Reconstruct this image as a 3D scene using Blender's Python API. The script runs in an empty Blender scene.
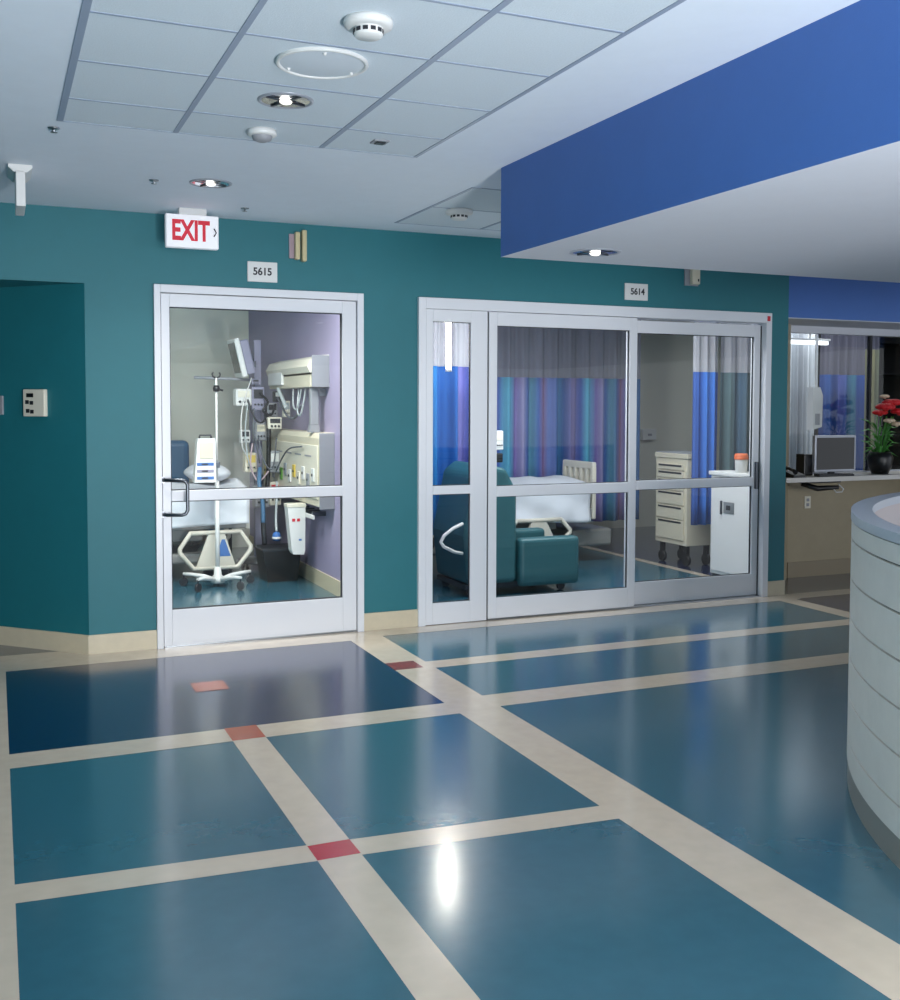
import bpy, bmesh, math, random
from mathutils import Vector, Matrix
random.seed(7)
SC = bpy.context.scene
COL = SC.collection
PI = math.pi

# ---------------------------------------------------------------- materials
def lin(c):
    c /= 255.0
    return c / 12.92 if c <= 0.04045 else ((c + 0.055) / 1.055) ** 2.4

def rgb(r, g, b):
    return (lin(r), lin(g), lin(b), 1.0)

def mat(name, col, rough=0.5, metal=0.0, mottle=0.0, scale=30.0, bump=0.0, bscale=None, spec=0.5):
    m = bpy.data.materials.new(name)
    m.use_nodes = True
    nt = m.node_tree
    b = nt.nodes['Principled BSDF']
    c = rgb(*col)
    b.inputs['Base Color'].default_value = c
    b.inputs['Roughness'].default_value = rough
    b.inputs['Metallic'].default_value = metal
    b.inputs['Specular IOR Level'].default_value = spec
    tc = nt.nodes.new('ShaderNodeTexCoord')
    if mottle > 0:
        n = nt.nodes.new('ShaderNodeTexNoise')
        n.inputs['Scale'].default_value = scale
        n.inputs['Detail'].default_value = 6
        n.inputs['Roughness'].default_value = 0.65
        nt.links.new(tc.outputs['Object'], n.inputs['Vector'])
        r = nt.nodes.new('ShaderNodeValToRGB')
        r.color_ramp.elements[0].position = 0.3
        r.color_ramp.elements[1].position = 0.7
        r.color_ramp.elements[0].color = tuple(x * (1 - mottle) for x in c[:3]) + (1,)
        r.color_ramp.elements[1].color = tuple(min(1, x * (1 + mottle)) for x in c[:3]) + (1,)
        nt.links.new(n.outputs['Fac'], r.inputs['Fac'])
        nt.links.new(r.outputs['Color'], b.inputs['Base Color'])
    if bump > 0:
        n2 = nt.nodes.new('ShaderNodeTexNoise')
        n2.inputs['Scale'].default_value = bscale or scale
        n2.inputs['Detail'].default_value = 3
        nt.links.new(tc.outputs['Object'], n2.inputs['Vector'])
        bp = nt.nodes.new('ShaderNodeBump')
        bp.inputs['Strength'].default_value = bump
        bp.inputs['Distance'].default_value = 0.01
        nt.links.new(n2.outputs['Fac'], bp.inputs['Height'])
        nt.links.new(bp.outputs['Normal'], b.inputs['Normal'])
    return m

def emit(name, col, strength, base=(240, 240, 240)):
    m = mat(name, base, 0.4)
    b = m.node_tree.nodes['Principled BSDF']
    b.inputs['Emission Color'].default_value = rgb(*col)
    b.inputs['Emission Strength'].default_value = strength
    return m

def glass_mat(name, tint=(0.96, 0.98, 0.98), ior=1.5, rough=0.0):
    m = bpy.data.materials.new(name)
    m.use_nodes = True
    nt = m.node_tree
    nt.nodes.clear()
    o = nt.nodes.new('ShaderNodeOutputMaterial')
    mx = nt.nodes.new('ShaderNodeMixShader')
    t = nt.nodes.new('ShaderNodeBsdfTransparent')
    t.inputs['Color'].default_value = (*tint, 1)
    g = nt.nodes.new('ShaderNodeBsdfGlossy')
    g.inputs['Roughness'].default_value = rough
    f = nt.nodes.new('ShaderNodeFresnel')
    f.inputs['IOR'].default_value = ior
    ge = nt.nodes.new('ShaderNodeNewGeometry')
    iv_ = nt.nodes.new('ShaderNodeMath'); iv_.operation = 'SUBTRACT'; iv_.inputs[0].default_value = 1.0
    nt.links.new(ge.outputs['Backfacing'], iv_.inputs[1])
    ml = nt.nodes.new('ShaderNodeMath'); ml.operation = 'MULTIPLY'
    nt.links.new(f.outputs[0], ml.inputs[0]); nt.links.new(iv_.outputs[0], ml.inputs[1])
    nt.links.new(ml.outputs[0], mx.inputs[0])
    nt.links.new(t.outputs[0], mx.inputs[1])
    nt.links.new(g.outputs[0], mx.inputs[2])
    nt.links.new(mx.outputs[0], o.inputs['Surface'])
    return m

def sheer_mat(name, col, opacity):
    m = bpy.data.materials.new(name)
    m.use_nodes = True
    nt = m.node_tree
    nt.nodes.clear()
    o = nt.nodes.new('ShaderNodeOutputMaterial')
    mx = nt.nodes.new('ShaderNodeMixShader')
    mx.inputs[0].default_value = opacity
    t = nt.nodes.new('ShaderNodeBsdfTransparent')
    d = nt.nodes.new('ShaderNodeBsdfDiffuse')
    d.inputs['Color'].default_value = rgb(*col)
    nt.links.new(t.outputs[0], mx.inputs[1])
    nt.links.new(d.outputs[0], mx.inputs[2])
    nt.links.new(mx.outputs[0], o.inputs['Surface'])
    return m

def stripe_mat(name, cols, period):
    """curtain cloth woven in vertical stripes (runs along the cloth's own x)"""
    m = mat(name, cols[0], 0.85)
    nt = m.node_tree
    b = nt.nodes['Principled BSDF']
    tc = nt.nodes.new('ShaderNodeTexCoord')
    sp = nt.nodes.new('ShaderNodeSeparateXYZ')
    nt.links.new(tc.outputs['Object'], sp.inputs[0])
    mu = nt.nodes.new('ShaderNodeMath'); mu.operation = 'MULTIPLY'
    mu.inputs[1].default_value = 1.0 / period
    nt.links.new(sp.outputs['X'], mu.inputs[0])
    fr = nt.nodes.new('ShaderNodeMath'); fr.operation = 'FRACT'
    nt.links.new(mu.outputs[0], fr.inputs[0])
    r = nt.nodes.new('ShaderNodeValToRGB')
    r.color_ramp.interpolation = 'LINEAR'
    els = r.color_ramp.elements
    n = len(cols)
    els[0].position = 0; els[0].color = rgb(*cols[0])
    els[1].position = (n - 1) / n; els[1].color = rgb(*cols[-1])
    for i in range(1, n - 1):
        e = els.new(i / n); e.color = rgb(*cols[i])
    nt.links.new(fr.outputs[0], r.inputs['Fac'])
    nt.links.new(r.outputs['Color'], b.inputs['Base Color'])
    return m

M = {}
M['teal'] = mat('teal_paint', (27, 110, 120), 0.55, mottle=0.03, scale=6, bump=0.05, bscale=220)
M['blue'] = mat('blue_paint', (64, 107, 178), 0.5, mottle=0.03, scale=5, bump=0.05, bscale=220)
M['purple'] = mat('purple_paint', (158, 149, 178), 0.55, mottle=0.03, scale=5)
M['roomwall'] = mat('pale_room_paint', (222, 220, 206), 0.6, mottle=0.02, scale=5)
M['tan'] = mat('tan_laminate', (160, 148, 122), 0.5, mottle=0.04, scale=8)
M['tan2'] = mat('dull_tan_base', (142, 130, 108), 0.5)
M['base'] = mat('beige_vinyl_base', (206, 194, 168), 0.45, mottle=0.04, scale=14)
M['ceil'] = mat('ceiling_gypsum', (228, 236, 246), 0.8, mottle=0.015, scale=8)
M['soffit'] = mat('soffit_white', (202, 205, 214), 0.7, mottle=0.015, scale=8)
M['tile'] = mat('acoustic_tile', (212, 222, 230), 0.9, mottle=0.05, scale=160, bump=0.15, bscale=240)
M['grille'] = mat('speaker_grille', (212, 220, 228), 0.6, bump=0.3, bscale=400)
M['innerpanel'] = mat('counter_inner', (206, 196, 196), 0.5)
M['endcap'] = mat('end_cap_grey', (138, 140, 146), 0.45)
M['grid'] = mat('ceiling_grid_metal', (150, 162, 182), 0.5)
M['door'] = mat('white_enamel', (224, 226, 231), 0.32)
M['gasket'] = mat('dark_gasket', (38, 40, 46), 0.6)
M['steel'] = mat('brushed_steel', (168, 172, 176), 0.28, 1.0)
M['darksteel'] = mat('dark_steel', (96, 100, 106), 0.3, 1.0)
M['chrome'] = mat('chrome_reflector', (220, 222, 226), 0.12, 1.0)
M['white'] = mat('white_plastic', (222, 222, 220), 0.4)
M['offwhite'] = mat('offwhite_plastic', (222, 216, 200), 0.45)
M['cream'] = mat('cream_plastic', (214, 206, 184), 0.45)
M['greyplastic'] = mat('grey_plastic', (150, 152, 158), 0.5)
M['lilacgrey'] = mat('lilac_grey_plastic', (140, 138, 160), 0.45)
M['dark'] = mat('dark_plastic', (34, 36, 42), 0.45)
M['black'] = mat('black_plastic', (14, 14, 17), 0.35)
M['red'] = mat('red_paint', (205, 35, 55), 0.5)
M['redcloth'] = mat('red_petals', (205, 22, 32), 0.6, mottle=0.2, scale=40)
M['petal'] = mat('cream_petals', (224, 200, 172), 0.6)
M['leaf'] = mat('green_leaf', (66, 138, 52), 0.5, mottle=0.2, scale=30)
M['linen'] = mat('white_linen', (214, 217, 224), 0.85, mottle=0.02, scale=20, bump=0.3, bscale=9)
M['mattress'] = mat('mattress_vinyl', (118, 122, 134), 0.5)
M['bedframe'] = mat('bed_frame_grey', (128, 128, 126), 0.5)
M['rail'] = mat('bed_rail_plastic', (212, 206, 192), 0.4)
M['bluemark'] = mat('blue_mark', (60, 110, 178), 0.5)
M['tealvinyl'] = mat('teal_vinyl', (38, 88, 95), 0.45, mottle=0.06, scale=12)
M['bluevinyl'] = mat('blue_vinyl', (62, 104, 140), 0.45)
M['orange'] = mat('orange_lid', (214, 106, 62), 0.45)
M['amber'] = mat('amber_lens', (206, 192, 150), 0.35)
M['pinklens'] = mat('pale_lens', (172, 150, 158), 0.35)
M['yellow'] = mat('yellow_tag', (214, 186, 84), 0.5)
M['green'] = mat('green_tag', (88, 140, 52), 0.5)
M['counter'] = mat('counter_laminate', (236, 233, 226), 0.42, mottle=0.03, scale=10)
M['groove'] = mat('counter_groove', (92, 98, 104), 0.5)
M['countertop'] = mat('counter_top', (196, 204, 214), 0.3)
M['kick'] = mat('toe_kick_metal', (150, 148, 140), 0.4)
M['desk'] = mat('desk_laminate', (206, 202, 196), 0.4)
M['screen'] = mat('dark_screen', (8, 8, 11), 0.15)
M['silver'] = mat('silver_plastic', (168, 172, 182), 0.35, 0.3)
M['tube'] = mat('clear_tube', (176, 184, 186), 0.3)
M['cable'] = mat('grey_cable', (92, 96, 104), 0.5)
M['exitface'] = emit('exit_sign_face', (235, 235, 240), 0.35, (236, 236, 240))
M['exitred'] = emit('exit_letters', (225, 10, 50), 0.25, (200, 10, 45))
M['lamp'] = emit('streak_glow', (255, 250, 240), 150)  # for the added tube that stands in for a reflected streak
M['bulb'] = emit('bulb_glow', (255, 248, 235), 2.2)
M['striprefl'] = emit('strip_reflection', (250, 252, 255), 2.5)  # for the added bar that stands in for a reflected tube light
M['glass'] = glass_mat('door_glass')
M['nookglass'] = glass_mat('alcove_glass', (0.93, 0.95, 0.95))
M['mesh'] = sheer_mat('curtain_mesh', (126, 126, 142), 0.72)
M['meshpale'] = sheer_mat('pale_curtain_mesh', (190, 188, 196), 0.8)
M['stripes'] = stripe_mat('striped_cloth', [(62, 98, 158), (58, 112, 158), (46, 84, 140), (128, 122, 176), (134, 124, 172), (66, 92, 164), (92, 168, 196), (84, 156, 190), (112, 96, 158), (150, 146, 186), (56, 92, 158), (84, 136, 160), (70, 100, 166), (142, 100, 130), (100, 120, 180)], 0.98)
M['bluecloth'] = stripe_mat('blue_cloth', [(120, 116, 176), (84, 86, 160), (20, 74, 150), (18, 92, 170), (30, 128, 186), (16, 92, 168), (14, 84, 158)], 0.62)
M['azurecloth'] = stripe_mat('azure_cloth', [(58, 94, 168), (38, 92, 186), (78, 140, 222), (44, 96, 190), (30, 70, 150)], 0.42)
M['greycloth'] = stripe_mat('grey_green_cloth', [(84, 112, 128), (96, 120, 124), (76, 104, 128), (92, 112, 116)], 0.5)
M['navycloth'] = stripe_mat('navy_cloth', [(34, 66, 132), (42, 84, 150), (26, 58, 118), (88, 98, 164), (38, 80, 142), (52, 108, 132), (30, 70, 140)], 0.6)
M['whitecloth'] = stripe_mat('white_cloth', [(196, 202, 208), (208, 214, 220), (190, 194, 200), (214, 218, 222)], 0.4)
M['olivecloth'] = stripe_mat('olive_cloth', [(126, 128, 96), (142, 140, 104), (112, 120, 104)], 0.3)

# floor linoleum
def lino(name, col, dark=0.045):
    m = mat(name, col, 0.2, mottle=dark, scale=26, spec=1.0)
    nt = m.node_tree
    b = nt.nodes['Principled BSDF']
    for nn in nt.nodes:
        if nn.bl_idname == 'ShaderNodeTexNoise': nn.inputs['Detail'].default_value = 1.5; nn.inputs['Scale'].default_value = 12
    b.inputs['Coat Weight'].default_value = 0.45
    b.inputs['Coat Roughness'].default_value = 0.14
    tc = [n for n in nt.nodes if n.bl_idname == 'ShaderNodeTexCoord'][0]
    n = nt.nodes.new('ShaderNodeTexNoise')
    n.inputs['Scale'].default_value = 60
    n.inputs['Detail'].default_value = 2
    nt.links.new(tc.outputs['Object'], n.inputs['Vector'])
    bp = nt.nodes.new('ShaderNodeBump')
    bp.inputs['Strength'].default_value = 0.03
    bp.inputs['Distance'].default_value = 0.004
    nt.links.new(n.outputs['Fac'], bp.inputs['Height'])
    nt.links.new(bp.outputs['Normal'], b.inputs['Normal'])
    return m
M['f_teal'] = lino('lino_teal', (48, 98, 116))
M['f_blue'] = lino('lino_blue', (2, 26, 70))
M['f_beige'] = lino('lino_beige', (208, 193, 174), 0.04)
M['f_red'] = lino('lino_red', (184, 16, 30), 0.04)
M['f_orange'] = lino('lino_orange', (176, 78, 44), 0.04)
M['f_brown'] = lino('lino_brown_red', (140, 50, 42), 0.04)
M['f_slate'] = lino('lino_slate', (84, 92, 104), 0.04)

# ---------------------------------------------------------------- mesh builder
class MB:
    def __init__(s):
        s.bm = bmesh.new(); s.mats = []; s.cur = 0
    def use(s, m):
        if m not in s.mats: s.mats.append(m)
        s.cur = s.mats.index(m); return s
    def _tag(s, geom):
        for f in geom:
            if isinstance(f, bmesh.types.BMFace): f.material_index = s.cur
    def poly(s, pts):
        f = s.bm.faces.new([s.bm.verts.new(p) for p in pts]); f.material_index = s.cur; return s
    def box(s, x0, x1, y0, y1, z0, z1, bev=0.0, rot=None, segs=2):
        g = bmesh.ops.create_cube(s.bm, size=1.0)
        vs = g['verts']
        c = Vector(((x0+x1)/2, (y0+y1)/2, (z0+z1)/2))
        for v in vs:
            v.co = Vector((v.co.x*(x1-x0), v.co.y*(y1-y0), v.co.z*(z1-z0)))
        fs = set(f for v in vs for f in v.link_faces)
        s._tag(fs)
        if bev > 0:
            es = list(set(e for v in vs for e in v.link_edges))
            r = bmesh.ops.bevel(s.bm, geom=es, offset=bev, segments=segs, affect='EDGES', profile=0.5)
            s._tag(r['faces'])
            seen = set(); stack = [r['verts'][0]]
            while stack:
                v = stack.pop()
                if v in seen: continue
                seen.add(v)
                for e in v.link_edges: stack.append(e.other_vert(v))
            vs = list(seen)
            for v in vs:
                for f in v.link_faces: f.material_index = s.cur
        for v in vs:
            if rot is not None: v.co = rot @ v.co
            v.co += c
        return s
    def prism(s, pts, axis, a, b):
        """pts: 2D outline in the two other axes (cyclic order kept), extruded along axis from a to b"""
        def mk(p, t):
            if axis == 'x': return (t, p[0], p[1])
            if axis == 'y': return (p[0], t, p[1])
            return (p[0], p[1], t)
        A = [s.bm.verts.new(mk(p, a)) for p in pts]
        B = [s.bm.verts.new(mk(p, b)) for p in pts]
        n = len(pts)
        fs = [s.bm.faces.new(A), s.bm.faces.new(B[::-1])]
        for i in range(n):
            fs.append(s.bm.faces.new((A[i], B[i], B[(i+1) % n], A[(i+1) % n])))
        s._tag(fs)
        return s
    def tube(s, pts, r, seg=10, caps=True):
        pts = [Vector(p) for p in pts]
        rs = r if isinstance(r, (list, tuple)) else [r]*len(pts)
        rings = []
        t0 = (pts[1]-pts[0]).normalized()
        ref = Vector((0, 0, 1)) if abs(t0.z) < 0.9 else Vector((1, 0, 0))
        nrm = t0.cross(ref).normalized()
        for i, p in enumerate(pts):
            if i == 0: t = t0
            elif i == len(pts)-1: t = (pts[i]-pts[i-1]).normalized()
            else: t = ((pts[i]-pts[i-1]).normalized() + (pts[i+1]-pts[i]).normalized()).normalized()
            nrm = (nrm - t*nrm.dot(t)).normalized()
            bn = t.cross(nrm)
            rings.append([s.bm.verts.new(p + (nrm*math.cos(2*PI*k/seg) + bn*math.sin(2*PI*k/seg))*rs[i]) for k in range(seg)])
        fs = []
        for a, b in zip(rings, rings[1:]):
            for k in range(seg):
                fs.append(s.bm.faces.new((a[k], a[(k+1) % seg], b[(k+1) % seg], b[k])))
        if caps:
            fs.append(s.bm.faces.new(rings[0][::-1])); fs.append(s.bm.faces.new(rings[-1]))
        s._tag(fs)
        for f in fs[:len(fs)-2]: f.smooth = True
        return s
    def lathe(s, prof, c=(0, 0, 0), seg=32, smooth=True, close=False):
        """prof: list of (radius, z)"""
        rings = []
        for r, z in prof:
            if r < 1e-6: rings.append([s.bm.verts.new((c[0], c[1], c[2]+z))])
            else: rings.append([s.bm.verts.new((c[0]+r*math.cos(2*PI*k/seg), c[1]+r*math.sin(2*PI*k/seg), c[2]+z)) for k in range(seg)])
        fs = []
        for a, b in zip(rings, rings[1:]):
            for k in range(seg):
                k2 = (k+1) % seg
                if len(a) == 1 and len(b) == 1: continue
                if len(a) == 1: fs.append(s.bm.faces.new((a[0], b[k2], b[k])))
                elif len(b) == 1: fs.append(s.bm.faces.new((a[k], a[k2], b[0])))
                else: fs.append(s.bm.faces.new((a[k], a[k2], b[k2], b[k])))
        s._tag(fs)
        for f in fs: f.smooth = smooth
        return s
    def grid(s, fn, nu, nv, smooth=True, loop=False):
        vs = [[s.bm.verts.new(fn(i/nu, j/nv)) for j in range(nv+1)] for i in range(nu+1)]
        fs = []
        for i in range(nu):
            for j in range(nv):
                fs.append(s.bm.faces.new((vs[i][j], vs[i+1][j], vs[i+1][j+1], vs[i][j+1])))
        s._tag(fs)
        for f in fs: f.smooth = smooth
        return s
    def ball(s, c, r, sx=1, sy=1, sz=1, seg=12):
        g = bmesh.ops.create_uvsphere(s.bm, u_segments=seg, v_segments=max(6, seg//2), radius=r)
        for v in g['verts']:
            v.co = Vector((v.co.x*sx, v.co.y*sy, v.co.z*sz)) + Vector(c)
        fs = set(f for v in g['verts'] for f in v.link_faces)
        s._tag(fs)
        for f in fs: f.smooth = True
        return s
    def build(s, name, m=None, parent=None, normals=True):
        if m is not None and not s.mats: s.mats = [m]
        if normals: bmesh.ops.recalc_face_normals(s.bm, faces=s.bm.faces)
        me = bpy.data.meshes.new(name)
        s.bm.to_mesh(me); s.bm.free()
        for k in s.mats: me.materials.append(k)
        o = bpy.data.objects.new(name, me)
        COL.objects.link(o)
        if parent: o.parent = parent
        return o

def tag(o, label, cat, group=None, kind=None):
    o['label'] = label; o['category'] = cat
    if group: o['group'] = group
    if kind: o['kind'] = kind
    return o

def thing(name, label, cat, loc=(0, 0, 0), rz=0.0, group=None):
    o = bpy.data.objects.new(name, None)
    o.empty_display_size = 0.05
    COL.objects.link(o)
    o.location = loc; o.rotation_euler = (0, 0, rz)
    return tag(o, label, cat, group)

def struct(o, label, cat):
    return tag(o, label, cat, kind='structure')

def copy_thing(root, loc, label, rz=None):
    c = root.copy(); COL.objects.link(c); c.location = loc; c['label'] = label
    if rz is not None: c.rotation_euler = (0, 0, rz)
    for ch in list(root.children):
        d = ch.copy(); COL.objects.link(d); d.parent = c
        for g in list(ch.children):
            e = g.copy(); COL.objects.link(e); e.parent = d
    return c

def text(name, body, size, m, parent, loc, rot, depth=0.002, bold=0.0, sx=1.0):
    cu = bpy.data.curves.new(name, 'FONT')
    cu.body = body; cu.size = size; cu.extrude = depth; cu.offset = bold
    cu.align_x = 'CENTER'; cu.align_y = 'CENTER'
    t = bpy.data.objects.new(name, cu); COL.objects.link(t)
    dg = bpy.context.evaluated_depsgraph_get()
    me = bpy.data.meshes.new_from_object(t.evaluated_get(dg))
    bpy.data.objects.remove(t)
    o = bpy.data.objects.new(name, me); COL.objects.link(o)
    me.materials.clear(); me.materials.append(m)
    o.parent = parent; o.location = loc; o.rotation_euler = rot; o.scale = (sx, 1, 1)
    return o

FACE = (PI/2, 0, 0)     # lettering that faces -Y

# ---------------------------------------------------------------- camera
F, YAW, PITCH, ROLL, SH = 1056.56, math.radians(23.307), math.radians(2.689), math.radians(0.152), 44.8
fw = Vector((math.sin(YAW)*math.cos(PITCH), math.cos(YAW)*math.cos(PITCH), -math.sin(PITCH)))
rt = Vector((math.cos(YAW), -math.sin(YAW), 0))
up = rt.cross(fw)
rt, up = rt*math.cos(ROLL)+up*math.sin(ROLL), up*math.cos(ROLL)-rt*math.sin(ROLL)
cam = bpy.data.cameras.new('camera')
co = bpy.data.objects.new('camera', cam); COL.objects.link(co)
co.matrix_world = Matrix(((rt.x, up.x, -fw.x, 0), (rt.y, up.y, -fw.y, -6.858), (rt.z, up.z, -fw.z, 1.55), (0, 0, 0, 1)))
cam.sensor_fit = 'VERTICAL'; cam.sensor_height = 24.0; cam.lens = F/1000*24
cam.shift_y = -SH/1000
cam.clip_start = 0.05
SC.camera = co

ZC = 2.745     # ceiling height
ZD = 2.305     # door frame height
# ================================================================ SETTING
# ---- floor
fb = MB()
LAY = [0]
def quad(m, x0, x1, y0, y1, z):
    LAY[0] += 1; z += LAY[0]*1.5e-5
    fb.use(M[m]); fb.poly([(x0, y0, z), (x1, y0, z), (x1, y1, z), (x0, y1, z)])
def fpoly(m, pts, z):
    LAY[0] += 1; z += LAY[0]*1.5e-5
    fb.use(M[m]); fb.poly([(x, y, z) for x, y in pts])
quad('f_teal', -5, 11.2, -13, 4.7, 0)
z1, z2, z3 = 0.0004, 0.0008, 0.0012
fpoly('f_slate', [(-5, -0.36), (0.035, -0.36), (0.5, 0.0), (0.5, 2.0), (-5, 2.0)], z1)
quad('f_blue', 0.035, 2.13, -1.85, -0.27, z1)
quad('f_blue', 5.9, 11.2, -0.9, -0.19, z1)
quad('f_slate', 5.95, 9.0, 0.0, 0.7, z1)
quad('f_blue', 6.0, 11.2, 0.7, 4.6, z1)
# beige bands
quad('f_beige', -0.16, 0.035, -13, -0.27, z2)
quad('f_beige', -0.16, 2.3, -0.27, 0.15, z2)
quad('f_beige', 2.13, 5.95, -0.215, 0.15, z2)
quad('f_beige', 5.9, 11.0, -0.19, 0.0, z2)
quad('f_beige', 0.985, 1.14, -13, -1.85, z2)
quad('f_beige', 2.13, 2.372, -13, -0.15, z2)
quad('f_beige', 2.36, 5.74, -1.148, -0.985, z2)
quad('f_beige', 2.36, 5.74, -2.015, -1.797, z2)
quad('f_beige', 0.035, 2.14, -2.05, -1.85, z2)
fpoly('f_beige', [(0.03, -3.373), (2.135, -3.526), (2.135, -3.388), (0.03, -3.233)], z2)
quad('f_beige', 5.73, 5.9, -6.0, -0.19, z2)
quad('f_beige', 5.9, 6.0, 0.15, 4.5, z2)
# inlaid coloured blocks
quad('f_red', 0.985, 1.14, -3.44, -3.312, z3)
quad('f_orange', 0.985, 1.14, -2.045, -1.842, z3)
quad('f_orange', 0.975, 1.155, -1.14, -0.945, z3)
quad('f_brown', 2.13, 2.31, -1.11, -0.935, z3)
struct(fb.build('floor', normals=False), 'glossy teal linoleum floor with beige bands', 'floor')

# ---- ceiling: gypsum with two lay-in tile fields
cb = MB(); cb.use(M['ceil'])
cb.box(-5, 11.2, -13, 4.7, ZC, ZC+0.15)
cb.use(M['tile'])
ZT = ZC - 0.001
cb.poly([(0.272, -13, ZT), (1.877, -13, ZT), (1.877, -2.066, ZT), (0.272, -2.066, ZT)])
cb.poly([(2.43, -1.53, ZT), (4.9, -1.53, ZT), (4.9, -0.31, ZT), (2.43, -0.31, ZT)])
cb.use(M['grid'])
for x, w in ((0.272, 0.026), (0.748, 0.022), (1.41, 0.024), (1.877, 0.018)):
    cb.box(x-w/2, x+w/2, -13, -2.066, ZC-0.004, ZC+0.002)
y = -2.066; k = 0
for y in [-2.066, -2.431, -2.925, -3.42] + [-3.42-0.495*i for i in range(1, 19)]:
    w = 0.007 if y > -2.1 else 0.013
    cb.box(0.272, 1.877, y-w/2, y+w/2, ZC-0.003, ZC+0.002)
for x, w in ((2.43, 0.018), (3.04, 0.018), (3.65, 0.018), (4.26, 0.018), (4.9, 0.018)):
    cb.box(x-w/2, x+w/2, -1.53, -0.31, ZC-0.004, ZC+0.002)
for y in (-1.53, -0.92, -0.31):
    cb.box(2.43, 4.9, y-0.005, y+0.005, ZC-0.003, ZC+0.002)
struct(cb.build('ceiling'), 'pale blue-white ceiling with two fields of lay-in acoustic tiles', 'ceiling')

# ---- bulkhead above the station
bb = MB()
bb.use(M['blue'])
X0, X1, Y0, Y1, ZB = 2.36, 10.5, -12.5, -2.02, 2.30
for p in ([(X0, Y0, ZB), (X0, Y1, ZB), (X0, Y1, ZC), (X0, Y0, ZC)], [(X0, Y1, ZB), (X1, Y1, ZB), (X1, Y1, ZC), (X0, Y1, ZC)],
          [(X1, Y0, ZB), (X1, Y1, ZB), (X1, Y1, ZC), (X1, Y0, ZC)], [(X0, Y0, ZB), (X1, Y0, ZB), (X1, Y0, ZC), (X0, Y0, ZC)]):
    bb.poly(p)
bb.use(M['soffit'])
bb.poly([(X0, Y0, ZB), (X1, Y0, ZB), (X1, Y1, ZB), (X0, Y1, ZB)])
bb.poly([(X0, Y0, ZC-.0005), (X1, Y0, ZC-.0005), (X1, Y1, ZC-.0005), (X0, Y1, ZC-.0005)])
struct(bb.build('trim_1'), 'dropped bulkhead with a blue side and white underside over the station', 'bulkhead')

# ---- teal corridor wall with the two openings
DX0, DX1 = 0.925, 2.305
SX0, SX1 = 2.705, 5.765
WX0, WX1 = 0.517, 5.955
wb = MB(); wb.use(M['teal'])
T = 0.15
wb.box(WX0, DX0, 0, T, 0, ZC)
wb.box(DX0, DX1, 0, T, ZD, ZC)
wb.box(DX1, SX0, 0, T, 0, ZC)
wb.box(SX0, SX1, 0, T, ZD-0.005, ZC)
wb.box(SX1, WX1, 0, T, 0, ZC)
struct(wb.build('wall_back'), 'teal corridor wall around the glazed doors', 'wall')
# header over the recess at the left + angled wall
hb = MB(); hb.use(M['teal'])
hb.prism([(WX0, 0.0), (-5, 0.0), (-5, 1.45), (-0.93, 1.45)], 'z', 2.292, ZC)
struct(hb.build('trim_2'), 'teal header over the recess left of the door', 'header')
lb = MB(); lb.use(M['teal'])
lb.prism([(WX0, 0.0005), (-0.95, 1.467), (-0.87, 1.55), (WX0, 0.15)], 'z', 0, 2.292)
lb.box(-5, -0.93, 1.45, 1.55, 0, ZC)
struct(lb.build('wall_left'), 'dark teal angled wall of the recess at the left edge', 'wall')
def base(name, pts, h=0.12, t=0.012, label='', mt='base'):
    """cove base following a polyline on the floor (corridor side lies to the right of travel)"""
    m = MB(); m.use(M[mt])
    P = [Vector((x, y, 0)) for x, y in pts]
    off = []
    for i in range(len(P)):
        ds = []
        if i > 0: ds.append((P[i]-P[i-1]).normalized())
        if i < len(P)-1: ds.append((P[i+1]-P[i]).normalized())
        ns = [Vector((d.y, -d.x, 0)) for d in ds]
        n = sum(ns, Vector()).normalized()
        off.append(P[i] + n*(t/max(0.3, n.dot(ns[0]))))
    for i in range(len(P)-1):
        a, b, c, d = P[i], P[i+1], off[i+1], off[i]
        m.prism([(a.x, a.y), (b.x, b.y), (c.x, c.y), (d.x, d.y)], 'z', 0, h)
    return struct(m.build(name), label, 'baseboard')
base('baseboard_left', [(-0.9, 1.417), (WX0, 0), (DX0, 0)], label='beige cove base from the recess to the single door')
base('baseboard_back', [(DX1, 0), (SX0, 0)], label='short beige cove base between the two door frames')
base('baseboard_right', [(SX1, 0), (WX1, 0)], label='beige cove base under the teal strip right of the sliding door')

cl = MB(); cl.use(M['teal']); cl.box(-1.5, -1.4, -13, -0.5, 0, ZC)  # added out of view to keep light off the recess
struct(cl.build('wall_blocker_left'), 'unseen teal wall left of the camera, added to darken the recess', 'wall')
cl = MB(); cl.use(M['teal']); cl.box(-2.6, -2.5, -0.5, 1.45, 0, ZC); cl.box(-2.5, -1.5, -0.6, -0.5, 0, ZC)  # added out of view, closing the recess so it stays dark
struct(cl.build('wall_blocker_end'), 'unseen teal wall beyond the left edge, added to keep the recess dark', 'wall')
# ---- rooms behind
rb = MB(); rb.use(M['roomwall'])
rb.box(-0.95, 2.545, 4.58, 4.7, 0, ZC)
struct(rb.build('wall_room_back'), 'pale wall at the back of the single-door room', 'wall')
rb = MB(); rb.use(M['roomwall'])
rb.box(-0.95, -0.87, 1.55, 4.58, 0, ZC)
struct(rb.build('wall_room_left'), 'pale wall at the far left of the single-door room', 'wall')
rb = MB(); rb.use(M['purple'])
rb.box(2.545, 2.665, T, 4.7, 0, ZC)
struct(rb.build('wall_room_right'), 'purple wall carrying the medical headwall', 'wall')
base('baseboard_room_right', [(2.545, 4.58), (2.545, T)], label='beige cove base along the purple wall', h=0.13)
rb = MB(); rb.use(M['roomwall'])
rb.box(2.665, 11.0, 4.58, 4.7, 0, ZC)
struct(rb.build('wall_suite_back'), 'pale wall at the back of the curtained room', 'wall')
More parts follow.
